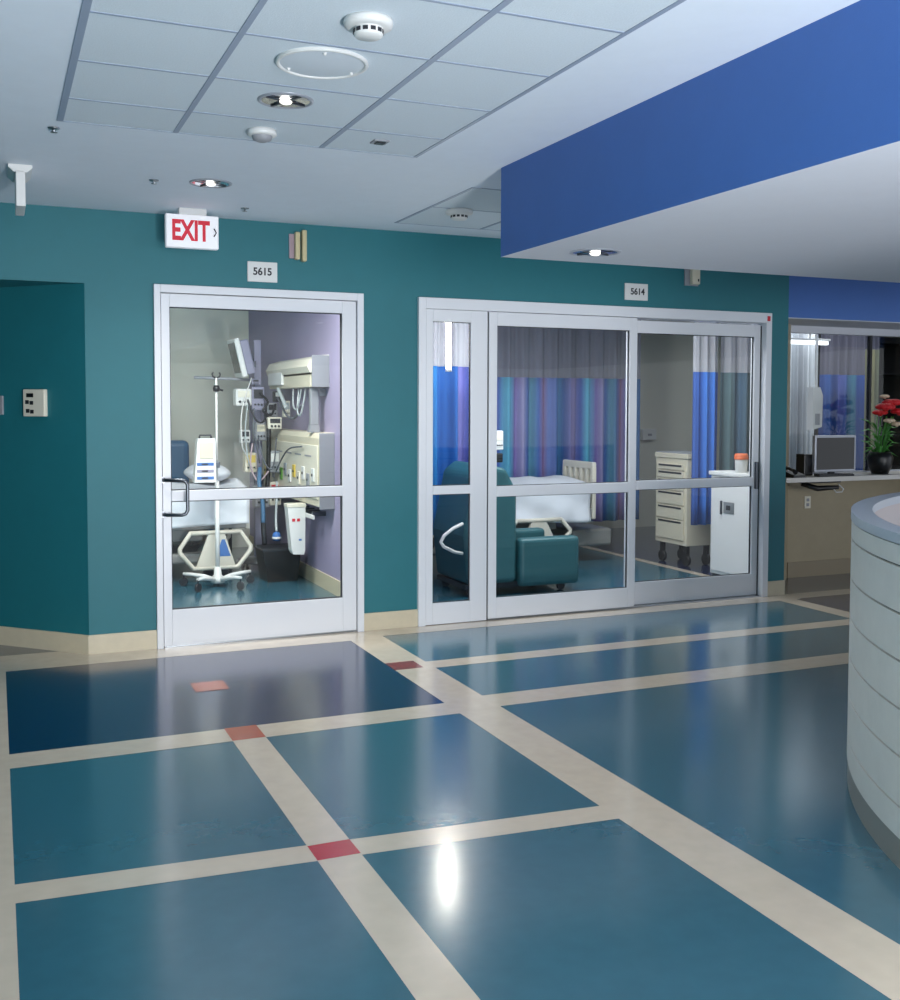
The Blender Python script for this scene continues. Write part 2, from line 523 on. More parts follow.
rb = MB(); rb.use(M['roomwall'])
rb.box(11.0, 11.12, -0.1, 4.7, 0, ZC)
struct(rb.build('wall_suite_right'), 'pale wall at the far right of the curtained room', 'wall')

# ---- charting alcove (right)
AX0, AX1, AY = 6.55, 8.4, 0.66
ab = MB(); ab.use(M['tan'])
ab.prism([(WX1-.01, T), (6.5, AY+.05), (6.56, AY), (WX1, 0.06)], 'z', 0, ZC)
ab.box(6.5, AX1+.1, AY, AY+0.08, 0, 0.90)
ab.box(AX1, AX1+.1, 0, AY, 0, ZC)
struct(ab.build('wall_alcove'), 'tan low wall of the charting alcove under the desk', 'wall')
ab = MB(); ab.use(M['teal']); ab.box(AX1, 11.1, 0, 0.15, 0, ZC)
struct(ab.build('wall_right'), 'teal wall continuing beyond the alcove', 'wall')
ab = MB(); ab.use(M['blue'])
ab.box(WX1, AX1, 0.06, AY+0.08, 2.282, ZC)
ab.use(M['soffit'])
ab.box(WX1, AX1, 0.062, AY+0.08, 2.275, 2.2825)
struct(ab.build('trim_3'), 'blue header above the charting alcove with a white soffit', 'header')
base('baseboard_alcove', [(6.56, AY), (AX1, AY)], h=0.14, mt='tan2', label='dull cove base under the alcove desk')
wn = bpy.data.objects.new('window_1', None); COL.objects.link(wn); wn.location = (6.55, AY, 0.95)
struct(wn, 'wide interior window above the alcove desk', 'window')
m = MB(); m.use(M['soffit'])
L = AX1-6.55
m.box(0, L, 0, 0.07, 1.262, 1.325); m.box(0, L, 0, 0.07, -0.05, 0.0); m.box(-0.03, 0.0, 0, 0.07, -0.05, 1.325); m.box(L-.04, L, 0, 0.07, 0, 1.262)
m.build('window_frame', parent=wn)
m = MB(); m.use(M['dark']); m.box(0.96, 0.985, 0.015, 0.055, 0.0, 1.262); m.build('mullion', parent=wn)
m = MB(); m.use(M['nookglass']); m.box(0, L-.04, 0.03, 0.038, 0, 1.262); m.build('glass_pane', parent=wn)

# ---- door_1: single glazed door
d1 = bpy.data.objects.new('door_1', None); COL.objects.link(d1); d1.location = (DX0, 0, 0)
struct(d1, 'white single door with a large glass pane', 'door')
W1 = DX1-DX0
m = MB(); m.use(M['door'])
m.box(0, 0.04, -0.03, 0.16, 0, ZD, 0.003); m.box(W1-0.045, W1, -0.03, 0.16, 0, ZD, 0.003); m.box(0.04, W1-0.045, -0.03, 0.16, ZD-0.05, ZD, 0.003)
m.build('door_frame', parent=d1)
m = MB(); m.use(M['door'])
gx0, gx1 = 1.022-DX0, 2.158-DX0
LZ = ZD-0.055
m.box(0.045, gx0, -0.012, 0.04, 0.012, LZ, 0.003)
m.box(gx1, W1-0.05, -0.012, 0.04, 0.012, LZ, 0.003)
m.box(gx0, gx1, -0.012, 0.04, 2.168, LZ, 0.002)
m.box(gx0, gx1, -0.012, 0.04, 0.012, 0.24, 0.002)
m.box(gx0, gx1, -0.018, 0.04, 0.937, 1.005, 0.004)
leaf = m.build('door_leaf', parent=d1)
m = MB(); m.use(M['gasket'])
for a, b in ((0.24, 0.937), (1.005, 2.168)):
    t = 0.006
    m.box(gx0, gx0+t, 0.004, 0.026, a, b); m.box(gx1-t, gx1, 0.004, 0.026, a, b)
    m.box(gx0+t, gx1-t, 0.004, 0.026, a, a+t); m.box(gx0+t, gx1-t, 0.004, 0.026, b-t, b)
m.build('gasket', parent=leaf)
m = MB(); m.use(M['glass'])
m.box(gx0+.006, gx1-.006, 0.012, 0.018, 0.246, 0.931)
m.build('lower_pane', parent=leaf)
m = MB(); m.use(M['glass'])
m.box(gx0+.006, gx1-.006, 0.012, 0.018, 1.011, 2.162)
m.build('upper_pane', parent=leaf)
m = MB(); m.use(M['darksteel'])
hx = 0.062
def arc(c, r, a0, a1, n, pl):
    return [pl(c, r, a0+(a1-a0)*i/n) for i in range(n+1)]
pts = [(hx-.02, -0.012, 1.075), (hx, -0.06, 1.075), (hx+0.09, -0.085, 1.075), (hx+0.113, -0.088, 1.068), (hx+0.125, -0.088, 1.045), (hx+0.125, -0.088, 0.885), (hx+0.113, -0.088, 0.862), (hx+0.09, -0.085, 0.855), (hx, -0.06, 0.855), (hx-.02, -0.012, 0.855)]
m.tube(pts, 0.0115, 12)
for z in (1.075, 0.855): m.tube([(hx-.02, -0.011, z), (hx-.02, -0.02, z)], 0.022, 14)
m.build('door_handle', parent=d1)
# threshold/bottom sweep
m = MB(); m.use(M['steel']); m.box(0.05, W1-.05, -0.005, 0.03, 0.002, 0.0115); m.build('door_sweep', parent=d1)

# ---- door_2: sidelight + two sliding panels
d2 = bpy.data.objects.new('door_2', None); COL.objects.link(d2); d2.location = (SX0, 0, 0)
struct(d2, 'white sliding glass door with a narrow sidelight', 'door')
ox = SX0
W2 = SX1-SX0
m = MB(); m.use(M['door'])
m.box(0, 0.055, -0.03, 0.16, 0, ZD-.005, 0.003)
m.box(W2-0.055, W2, -0.03, 0.16, 0, ZD-.005, 0.003)
m.box(0.055, W2-0.055, -0.03, 0.16, 2.222, ZD-.005, 0.003)
m.build('door_frame', parent=d2)
def panel(name, x0, x1, gx0, gx1, y0, y1, z0, zt, gz0, gz1, mz0, mz1, parent):
    p = MB(); p.use(M['door'])
    p.box(x0, gx0, y0, y1, z0, zt, 0.003); p.box(gx1, x1, y0, y1, z0, zt, 0.003)
    p.box(gx0, gx1, y0, y1, gz1, zt, 0.002); p.box(gx0, gx1, y0, y1, z0, gz0, 0.002)
    p.box(gx0, gx1, y0-0.004, y1, mz0, mz1, 0.003)
    o = p.build(name, parent=parent)
    g = MB(); g.use(M['gasket'])
    t = 0.005
    for a, b in ((gz0, mz0), (mz1, gz1)):
        ym = (y0+y1)/2; ga, gc = ym-.007, ym+.007
        g.box(gx0, gx0+t, ga, gc, a, b); g.box(gx1-t, gx1, ga, gc, a, b)
        g.box(gx0+t, gx1-t, ga, gc, a, a+t); g.box(gx0+t, gx1-t, ga, gc, b-t, b)
    g.build('gasket', parent=o)
    g = MB(); g.use(M['glass']); g.box(gx0+t, gx1-t, ym-.003, ym+.003, gz0+t, mz0-t); g.build('lower_pane', parent=o)
    g = MB(); g.use(M['glass']); g.box(gx0+t, gx1-t, ym-.003, ym+.003, mz1+t, gz1-t); g.build('upper_pane', parent=o)
    return o
panel('sidelight', 0.058, 3.235-ox, 2.815-ox, 3.105-ox, -0.022, 0.02, 0.004, 2.22, 0.155, 2.137, 0.925, 0.985, d2)
panel('sliding_panel', 3.247-ox, 4.492-ox, 3.312-ox, 4.428-ox, -0.022, 0.022, 0.012, 2.218, 0.16, 2.122, 0.895, 0.97, d2)
panel('sliding_panel', 4.455-ox, 5.704-ox, 4.53-ox, 5.645-ox, 0.034, 0.078, 0.012, 2.205, 0.185, 2.11, 0.905, 0.975, d2)
m = MB(); m.use(M['gasket']); m.box(3.236-ox, 3.246-ox, -0.01, 0.02, 0.004, 2.22); m.build('seal_strip', parent=d2)
m = MB(); m.use(M['gasket']); m.box(5.704-ox, 5.71-ox, 0.03, 0.08, 0.004, 2.2); m.build('seal_strip', parent=d2)
m = MB(); m.use(M['darksteel']); m.box(5.662-ox, 5.688-ox, 0.014, 0.034, 0.88, 1.10, 0.004); m.build('pull_handle', parent=d2)
m = MB(); m.use(M['red']); m.box(5.715-ox, 5.745-ox, -0.034, -0.03, 2.235, 2.275, 0.002); m.build('warning_light', parent=d2)
m = MB(); m.use(M['steel']); m.box(3.25-ox, W2-.06, -0.02, 0.08, 0.001, 0.010, 0.002); m.build('floor_track', parent=d2)

# ================================================================ WALL AND CEILING FITTINGS
# exit sign
ex = thing('exit_sign', 'white lit sign with red EXIT letters hanging above the single door', 'exit sign', (1.125, -0.25, 2.505))
m = MB(); m.use(M['exitface']); m.box(-0.158, 0.158, -0.028, 0.028, 0.0, 0.2, 0.006); m.build('housing', parent=ex)
m = MB(); m.use(M['white']); m.box(-0.08, 0.085, -0.03, 0.03, 0.2, 0.24, 0.004); m.build('canopy', parent=ex)
text('lettering', 'EXIT', 0.168, M['exitred'], ex, (-0.012, -0.0285, 0.098), FACE, 0.001, 0.006, 0.66)
m = MB(); m.use(M['black']); m.tube([(0.128, -0.0295, 0.125), (0.143, -0.0295, 0.10), (0.128, -0.0295, 0.075)], 0.004, 6); m.build('arrow', parent=ex)
# edge-on sign at left
es = thing('hanging_sign', 'white ceiling sign seen edge-on at the left of the photo', 'sign', (0.137, -1.15, 2.50))
m = MB(); m.use(M['white']); m.box(-0.022, 0.022, 0.0, 0.3, 0.034, 0.205, 0.004); m.build('sign_blade', parent=es)
m = MB(); m.use(M['white']); m.prism([(-0.03, 0.205), (0.03, 0.205), (0.056, 0.228), (0.056, 0.243), (-0.056, 0.243), (-0.056, 0.228)], 'y', 0.02, 0.3); m.build('canopy', parent=es)
# room plates
def plate(body, label, x, z, w, h, pos=(0, 0)):
    p = thing('room_number_plate', label, 'room sign', (x, 0, z))
    q = MB(); q.use(M['white']); q.box(-w/2, w/2, -0.012, 0, -h/2, h/2, 0.002); q.build('plate', parent=p)
    text('lettering', body, 0.066, M['dark'], p, (pos[0], -0.0122, pos[1]), FACE, 0.0008, 0.002, 0.95)
    return p
plate('5615', 'white plate numbered 5615 above the single door', 1.617, 2.416, 0.196, 0.13)
plate('5614', 'white plate numbered 5614 above the sliding door', 4.486, 2.415, 0.205, 0.126, (0.01, 0.0))
# dome lights
dl = thing('call_light', 'corridor call light with two upright amber lenses right of plate 5615', 'call light', (1.855, 0, 2.60))
m = MB(); m.use(M['pinklens']); m.box(-0.06, 0.0, -0.012, 0, -0.085, 0.075, 0.003); m.build('back_plate', parent=dl)
for dx, z0, z1_ in ((-0.012, -0.095, 0.085), (0.034, -0.105, 0.10)):
    m = MB(); m.use(M['amber']); m.box(dx-0.016, dx+0.016, -0.055, -0.012 if dx < 0 else 0.0, z0, z1_, 0.008, segs=3); m.build('lens', parent=dl)
dl2 = thing('call_light', 'call light half hidden under the bulkhead edge right of plate 5614', 'call light', (4.99, 0, 2.565))
m = MB(); m.use(M['greyplastic']); m.box(-0.065, 0.065, -0.012, 0, -0.08, 0.08, 0.003); m.build('back_plate', parent=dl2)
m = MB(); m.use(M['cream']); m.box(-0.02, 0.055, -0.05, -0.012, -0.072, 0.072, 0.008); m.build('lens', parent=dl2)
m = MB(); m.use(M['dark']); m.box(0.03, 0.042, -0.0515, -0.05, -0.05, -0.03); m.build('switch', parent=dl2)

# smoke detectors
def smoke(label, loc, s=1.0, group=None):
    r = thing('smoke_detector', label, 'smoke detector', loc)
    q = MB(); q.use(M['white'])
    q.lathe([(0.0, 0.0), (0.076*s, 0.0), (0.078*s, -0.010*s), (0.074*s, -0.022*s), (0.06*s, -0.026*s), (0.0, -0.026*s)], seg=36)
    q.build('base_ring', parent=r)
    q = MB(); q.use(M['white'])
    q.lathe([(0.046*s, -0.026*s), (0.046*s, -0.046*s), (0.04*s, -0.052*s), (0.0, -0.053*s)], seg=30)
    q.use(M['dark'])
    for a in range(12):
        t = a*2*PI/12
        q.box(-0.008*s, 0.008*s, -0.0475*s, -0.044*s, -0.043*s, -0.031*s, rot=None)
        vs = list(q.bm.verts)[-8:]
        R = Matrix.Rotation(t, 3, 'Z')
        for v in vs: v.co = R @ v.co
    q.build('sensor_head', parent=r)
    return r
smoke('large white smoke detector on the tile nearest the camera', (1.085, -3.69, ZC-.001), 1.0)
smoke('small white smoke detector beside the blue bulkhead corner', (2.63, -0.885, ZC-.001), 1.1)
q = thing('ceiling_sensor', 'small white puck sensor on the tile beyond the lit downlight', 'sensor', (1.088, -2.257, ZC-.001))
m = MB(); m.use(M['white']); m.lathe([(0, 0), (0.062, 0), (0.064, -0.02), (0.056, -0.026), (0, -0.026)], seg=30); m.build('housing', parent=q)
m = MB(); m.use(M['greyplastic']); m.lathe([(0.045, -0.026), (0.04, -0.042), (0.02, -0.05), (0, -0.051)], seg=24); m.build('lens', parent=q)
# speaker
sp = thing('ceiling_speaker', 'large round white speaker grille set in the tile ceiling', 'speaker', (1.068, -3.243, ZC-.001))
m = MB(); m.use(M['white']); m.lathe([(0.16, 0), (0.162, -0.008), (0.156, -0.012), (0.148, -0.011), (0.146, -0.006)], seg=48); m.build('rim', parent=sp)
m = MB(); m.use(M['grille']); m.lathe([(0.147, -0.006), (0.12, -0.010), (0, -0.012)], seg=48); m.build('grille', parent=sp)
for a in (0.35, 2.45, 4.5):
    m = MB(); m.use(M['white']); m.ball((0.128*math.cos(a), 0.128*math.sin(a), -0.011), 0.007, seg=8); m.build('screw', parent=sp)
# downlights
def downlight(label, loc, r=0.108, lit=True):
    d = thing('downlight', label, 'downlight', loc)
    q = MB(); q.use(M['silver']); q.lathe([(r*0.88, -0.001), (r*0.9, -0.007), (r, -0.005), (r*1.02, 0.0)], seg=40); q.build('trim_ring', parent=d)
    q = MB(); q.use(M['chrome'])
    # faceted reflector bowl, flush under the ceiling
    q.lathe([(r*0.88, -0.0035), (r*0.62, -0.0022), (r*0.3, -0.0014), (0.0, -0.0012)], seg=16, smooth=False); q.build('reflector', parent=d)
    for a in range(4):
        q = MB(); q.use(M['darksteel'])
        q.box(r*0.3, r*0.84, -0.006, 0.006, -0.008, -0.004)
        lv = q.build('louvre', parent=d); lv.rotation_euler = (0, 0, a*PI/2+0.4)
    q = MB(); q.use(M['bulb'] if lit else M['silver']); q.ball((0.0, 0.0, -0.006), r*0.17, 1.4, 1.0, 0.6, seg=14); q.build('bulb', parent=d)
    return d
downlight('chrome downlight with a glowing bulb in the tile ceiling', (1.068, -2.742, ZC-.001))
downlight('chrome downlight near the EXIT sign in the plain ceiling', (1.09, -1.06, ZC), 0.112)
downlight('chrome downlight in the white underside of the bulkhead', (2.702, -2.367, ZB), 0.125)
# little square sensor
q = thing('square_detector', 'tiny dark square detector in the last row of ceiling tiles', 'detector', (1.621, -2.284, ZC-.001))
m = MB(); m.use(M['greyplastic']); m.box(-0.036, 0.036, -0.036, 0.036, -0.007, 0, 0.002); m.build('cover', parent=q)
m = MB(); m.use(M['black']); m.box(-0.022, 0.022, -0.022, 0.022, -0.012, -0.007, 0.002); m.build('lens', parent=q)
# sprinklers
def sprinkler(label, loc):
    d = thing('sprinkler_head', label, 'sprinkler', loc)
    q = MB(); q.use(M['steel']); q.lathe([(0, 0), (0.026, 0), (0.024, -0.005), (0.01, -0.007), (0, -0.007)], seg=20); q.build('escutcheon', parent=d)
    q = MB(); q.use(M['steel']); q.tube([(0, 0, -0.006), (0, 0, -0.018)], 0.007, 8); q.lathe([(0, -0.018), (0.015, -0.019), (0.015, -0.021), (0, -0.021)], seg=14); q.build('deflector', parent=d)
    return d
sprinkler('small chrome sprinkler head left of the downlight by the EXIT sign', (0.799, -1.012, ZC))
sprinkler('small chrome sprinkler head right of the EXIT sign top', (1.416, -0.414, ZC))
sprinkler('small chrome sprinkler head near the end of the leftmost tile edge', (0.255, -1.93, ZC))
# wall reader on the angled wall
A45 = math.atan2(0.518, -0.509)
def on45(x, z, d=0.0):
    return (x-0.7071*d, (WX0-x)-0.7071*d, z)
rd = thing('intercom_panel', 'pale wall panel with dark buttons on the dark teal angled wall', 'intercom', on45(0.245, 1.56, 0.0), -PI/4)
m = MB(); m.use(M['offwhite']); m.box(-0.085, 0.085, -0.03, 0.003, -0.085, 0.085, 0.006); m.build('housing', parent=rd)
m = MB(); m.use(M['black']); m.box(-0.055, 0.0, -0.033, -0.03, 0.035, 0.06, 0.002); m.build('display', parent=rd)
for bx, bz in ((-0.05, 0.005), (-0.015, 0.0), (-0.045, -0.05), (-0.012, -0.055)):
    m = MB(); m.use(M['dark']); m.box(bx-0.014, bx+0.014, -0.033, -0.03, bz-0.012, bz+0.012, 0.002); m.build('button', parent=rd)
sw = thing('light_switch', 'grey switch plate cut by the left edge on the dark teal wall', 'switch', on45(0.022, 1.545), -PI/4)
m = MB(); m.use(M['greyplastic']); m.box(-0.045, 0.045, -0.01, 0.003, -0.06, 0.06, 0.003); m.build('plate', parent=sw)
m = MB(); m.use(M['offwhite']); m.box(-0.012, 0.012, -0.017, -0.01, -0.025, 0.025, 0.002); m.build('toggle', parent=sw)

# ================================================================ NURSE STATION COUNTER
CX, CYY, R = 5.02, -5.21, 2.45
st = thing('reception_counter', 'curved white nurse station counter with horizontal grooves at the right', 'counter', (CX, CYY, 0))
def ring(mb, r0, r1, z0, z1, a0=math.radians(60), a1=math.radians(290), n=260):
    def P(r, a, z): return (r*math.cos(a), r*math.sin(a), z)
    V = [[mb.bm.verts.new(P(r, a0+(a1-a0)*i/n, z)) for r, z in ((r0, z0), (r1, z0), (r1, z1), (r0, z1))] for i in range(n+1)]
    fs = []
    for i in range(n):
        for k in range(4):
            f = mb.bm.faces.new((V[i][k], V[i+1][k], V[i+1][(k+1) % 4], V[i][(k+1) % 4])); fs.append(f)
    fs.append(mb.bm.faces.new(V[0])); fs.append(mb.bm.faces.new(V[-1][::-1]))
    mb._tag(fs)
m = MB(); m.use(M['groove']); ring(m, R-0.06, R-0.012, 0.09, 1.09); m.build('core', parent=st)
zs = [0.1, 0.21, 0.379, 0.538, 0.698, 0.857, 1.016, 1.09]
for a, b in zip(zs, zs[1:]):
    m = MB(); m.use(M['counter']); ring(m, R-0.013, R, a+0.004, b-0.004); m.build('cladding_band', parent=st)
m = MB(); m.use(M['innerpanel']); ring(m, R-0.075, R-0.06, 0.0, 1.09); m.build('inner_panel', parent=st)
m = MB(); m.use(M['kick']); ring(m, R-0.06, R-0.004, 0, 0.1); m.build('toe_kick', parent=st)
m = MB(); m.use(M['countertop']); ring(m, R-0.08, R+0.003, 1.09, 1.125); m.build('counter_cap', parent=st)

# ================================================================ ALCOVE CONTENTS
dk = thing('charting_desk', 'long pale desk top fixed under the alcove window', 'desk', (6.2, 0.25, 0))
m = MB(); m.use(M['desk'])
m.prism([(-0.02, 0.0), (2.19, 0.0), (2.19, 0.405), (0.385, 0.405)], 'z', 0.90, 0.94); m.build('desk_top', parent=dk)
m = MB(); m.use(M['dark']); m.prism([(0.0, 0.86), (0.38, 0.62), (0.41, 0.62), (0.41, 0.90), (0.0, 0.90)], 'x', 1.95, 1.98); m.build('bracket', parent=dk)
# keyboard arm under the desk
m = MB(); m.use(M['black']); m.box(0.30, 0.68, 0.10, 0.35, 0.878, 0.8995, 0.004); m.tube([(0.32, 0.2, 0.87), (0.44, 0.13, 0.83), (0.62, 0.07, 0.84)], [0.02, 0.025, 0.018], 8); ka = m.build('keyboard_arm', parent=dk)
m = MB(); m.use(M['white']); m.tube([(0.62, 0.07, 0.87), (0.66, 0.05, 0.825), (0.65, 0.055, 0.80), (0.60, 0.07, 0.795), (0.57, 0.08, 0.83)], 0.006, 8); m.build('cable', parent=ka)
kb2 = thing('outlet_plate', 'small pale outlet on the tan wall under the alcove desk', 'outlet', (6.78, AY, 0.68))
m = MB(); m.use(M['offwhite']); m.box(-0.035, 0.035, -0.008, 0.0, -0.055, 0.055, 0.003); m.build('plate', parent=kb2)
for z in (-0.022, 0.022):
    m = MB(); m.use(M['greyplastic']); m.box(-0.016, 0.016, -0.011, -0.008, z-0.014, z+0.014, 0.002); m.build('socket', parent=kb2)
# monitor
mo = thing('computer_monitor', 'black screen with a silver bezel standing on the alcove desk', 'monitor', (6.86, 0.42, 0.94))
m = MB(); m.use(M['silver'])
m.box(-0.235, 0.235, -0.018, 0.02, 0.03, 0.355, 0.006); m.build('bezel', parent=mo)
m = MB(); m.use(M['screen']); m.box(-0.215, 0.215, -0.0205, -0.018, 0.052, 0.335); m.build('screen', parent=mo)
m = MB(); m.use(M['dark']); m.box(-0.13, 0.13, -0.07, 0.11, 0.0, 0.012, 0.004); m.box(-0.03, 0.03, 0.02, 0.05, 0.012, 0.15, 0.004); m.build('stand', parent=mo)
kb = thing('keyboard', 'dark keyboard lying in front of the alcove monitor', 'keyboard', (6.76, 0.305, 0.94))
m = MB(); m.use(M['dark']); m.box(-0.2, 0.2, -0.03, 0.035, 0, 0.016, 0.004)
m.build('body', parent=kb)
m = MB(); m.use(M['black'])
for i in range(12):
    for j in range(2): m.box(-0.19+i*0.032, -0.19+i*0.032+0.026, -0.025+j*0.028, -0.025+j*0.028+0.022, 0.016, 0.021)
m.build('keys', parent=kb)
# black telephone at the left end
ph = thing('telephone', 'black telephone at the left end of the alcove desk', 'telephone', (6.325, 0.33, 0.94))
m = MB(); m.use(M['black']); m.prism([(-0.07, 0), (0.07, 0), (0.07, 0.055), (-0.07, 0.02)], 'x', -0.055, 0.075); m.build('base', parent=ph)
m = MB(); m.use(M['black']); m.tube([(-0.03, -0.065, 0.045), (-0.03, -0.03, 0.062), (-0.03, 0.04, 0.078), (-0.03, 0.075, 0.075)], [0.022, 0.014, 0.014, 0.022], 10); m.build('handset', parent=ph)
bx_ = thing('desk_speaker', 'small black speaker box left of the alcove monitor', 'speaker', (6.60, 0.5, 0.94))
m = MB(); m.use(M['black']); m.box(-0.05, 0.05, -0.05, 0.06, 0, 0.19, 0.008); m.build('cabinet', parent=bx_)
m = MB(); m.use(M['dark']); m.tube([(0, -0.053, 0.12), (0, -0.049, 0.12)], 0.034, 18); m.build('cone', parent=bx_)
# plant/flowers
fl = thing('flower_arrangement', 'dark vase of red and cream flowers at the right end of the alcove desk', 'flowers', (7.40, 0.42, 0.94))
m = MB(); m.use(M['black']); m.lathe([(0, 0), (0.07, 0), (0.1, 0.06), (0.115, 0.15), (0.09, 0.2), (0.085, 0.2), (0.1, 0.15), (0.0, 0.05)], seg=24); m.build('vase', parent=fl)
def flower(c, r, mt, n=9):
    q = MB(); q.use(mt)
    for k in range(n):
        a = k*2*PI/n
        for t, rr in ((0.3, 1.0), (0.8, 0.75)):
            d = Vector((math.cos(a+t), math.sin(a+t)*0.8, 0.5*t))
            p = Vector(c)+d*r*0.5*rr
            q.ball(p, r*0.42, 1.0+0.3*abs(d.x), 0.8, 0.6, seg=8)
    q.ball(c, r*0.35, seg=8)
    return q.build('flower_head', parent=fl)
flower((-0.01, -0.06, 0.60), 0.10, M['redcloth']); flower((0.10, -0.03, 0.64), 0.10, M['redcloth']); flower((0.04, 0.05, 0.55), 0.08, M['redcloth']); flower((0.16, -0.06, 0.56), 0.09, M['redcloth'])
flower((0.0, -0.1, 0.48), 0.06, M['petal']); flower((0.09, -0.1, 0.45), 0.06, M['petal']); flower((0.06, 0.02, 0.70), 0.05, M['petal'])
def leaf_bm(q, base_, tip, w):
    b = Vector(base_); t = Vector(tip); d = t-b
    sd = d.cross(Vector((0, 0, 1))).normalized()*w
    mid = b+d*0.5+Vector((0, 0, 0.03))
    vs = [q.bm.verts.new(p) for p in (b, mid+sd, t, mid-sd, mid+Vector((0, 0, 0.012)))]
    for i in range(4):
        f = q.bm.faces.new((vs[i], vs[(i+1) % 4], vs[4])); f.material_index = q.cur
m = MB(); m.use(M['leaf'])
for k in range(46):
    a = random.uniform(0, 2*PI); h = random.uniform(0.2, 0.45); l = random.uniform(0.1, 0.22)
    leaf_bm(m, (0.03*math.cos(a), 0.03*math.sin(a), h-0.05), (l*math.cos(a), l*0.8*math.sin(a), h+random.uniform(-0.12, 0.08)), random.uniform(0.012, 0.025))
for k in range(9):
    a = k*0.7; m.tube([(0.02*math.cos(a), 0.02*math.sin(a), 0.05), (0.04*math.cos(a), 0.04*math.sin(a), 0.3), (0.08*math.cos(a)+.03, 0.06*math.sin(a)-.02, 0.52)], 0.004, 6)
m.build('foliage', parent=fl)

# ================================================================ CURTAINS
def curtain(label, x0, x1, y, zh, zm, zt, waves, amp, cloth, mesh_, group=None, name='privacy_curtain'):
    c = thing(name, label, 'curtain', (x0, y, 0), 0, group)
    L = x1-x0
    ph_ = random.uniform(0, 6)
    def off(u): return amp*math.sin(2*PI*waves*u+ph_) + 0.35*amp*math.sin(2*PI*waves*2.3*u+1.3*ph_)
    nu = int(waves*14)+8
    q = MB(); q.use(cloth); q.grid(lambda u, v: (L*u, off(u)*(1.15-0.25*v), zh+(zm-zh)*v), nu, 6); o = q.build('cloth_panel', parent=c, normals=False)
    s = o.modifiers.new('Solidify', 'SOLIDIFY'); s.thickness = 0.004
    q = MB(); q.use(mesh_); q.grid(lambda u, v: (L*u, off(u)*(0.9-0.2*v), zm+(zt-zm)*v), nu, 4); q.build('mesh_panel', parent=c, normals=False)
    q = MB(); q.use(M['steel']); q.box(-0.02, L+0.02, -0.012, 0.012, zt, ZC); q.build('track', parent=c)
    return c
curtain('long curtain in blue, lilac and aqua stripes with grey mesh top behind the bed', 4.55, 6.62, 3.15, 0.28, 1.85, 2.6, 11, 0.035, M['stripes'], M['mesh'])
curtain('deep blue and lilac curtain with pale mesh top behind the narrow sidelight', 3.12, 3.95, 1.68, 0.42, 1.893, 2.6, 4, 0.05, M['bluecloth'], M['meshpale'])
curtain('bright azure curtain with pale mesh top right of the drawer cart', 6.07, 6.36, 1.42, 0.42, 1.875, 2.6, 3, 0.03, M['azurecloth'], M['meshpale'])
curtain('grey green curtain with pale mesh top at the right of the sliding door', 6.39, 7.0, 1.45, 0.40, 1.875, 2.6, 4, 0.03, M['greycloth'], M['meshpale'])
curtain('white curtain bunched at the left of the alcove window', 7.42, 7.80, 1.75, 0.3, 2.4, 2.6, 5, 0.035, M['whitecloth'], M['meshpale'])
curtain('navy curtain with grey mesh top seen behind the alcove monitor', 8.44, 9.07, 2.3, 0.3, 1.905, 2.6, 5, 0.035, M['navycloth'], M['mesh'])
curtain('narrow olive curtain right of the navy one in the alcove window', 9.09, 9.32, 2.34, 0.3, 2.2, 2.6, 3, 0.03, M['olivecloth'], M['mesh'])

# ================================================================ BEDS
def make_bed(label, loc, rz, head=True, fy=0.04):
    """head at +x end (length 2.1), local origin at the foot end, near side y=0"""
    b = thing('hospital_bed', label, 'hospital bed', loc, rz)
    L, Wd = 2.1, 0.92
    q = MB(); q.use(M['mattress']); q.box(0.06, L-0.04, 0.04, Wd-0.04, 0.56, 0.74, 0.04, segs=3); q.build('mattress', parent=b)
    q = MB(); q.use(M['bedframe'])
    q.box(0.02, L, 0.03, Wd-0.03, 0.46, 0.55, 0.01)
    q.box(0.35, L-0.35, 0.18, Wd-0.18, 0.34, 0.46, 0.02); q.build('deck', parent=b)
    q = MB(); q.use(M['bedframe'])
    q.box(0.12, L-0.12, 0.14, Wd-0.14, 0.15, 0.24, 0.02)
    if fy > 0.1: q.box(-0.26, 0.2, 0.14, Wd-0.14, 0.16, 0.33, 0.025)
    for xx in (0.4, L-0.4):
        q.tube([(xx, 0.25, 0.2), (xx+0.18, 0.25, 0.42)], 0.03, 8); q.tube([(xx, Wd-0.25, 0.2), (xx+0.18, Wd-0.25, 0.42)], 0.03, 8)
    q.build('base_frame', parent=b)
    for xx in (0.2, L-0.2):
        for yy in (0.16, Wd-0.16):
            q = MB(); q.use(M['dark']); q.tube([(xx, yy-0.02, 0.062), (xx, yy+0.02, 0.062)], 0.062, 18); q.box(xx-0.02, xx+0.02, yy-0.03, yy+0.03, 0.1, 0.17); q.build('caster', parent=b)
    # foot board: a frame with three hand slots
    for nm, xa, xb in (('foot_board', 0.0, 0.045), ('head_board', L, L+0.045)):
        if nm == 'head_board' and not head:
            q = MB(); q.use(M['rail']); q.box(xa, xb, 0.08, Wd-0.08, 0.44, 0.72, 0.012); q.build(nm, parent=b)
            continue
        q = MB(); q.use(M['rail'])
        zt = 1.0 if nm == 'foot_board' else 0.98
        q.box(xa, xb, fy, Wd-0.02, 0.44, 0.80, 0.012)
        q.box(xa, xb, fy, Wd-0.02, zt-0.07, zt, 0.012)
        n = 6
        for k in range(n):
            yy = fy+(Wd-0.02-fy-0.05)*k/(n-1)
            q.box(xa, xb, yy, yy+0.05, 0.78, zt-0.05, 0.008)
        q.build(nm, parent=b)
    return b
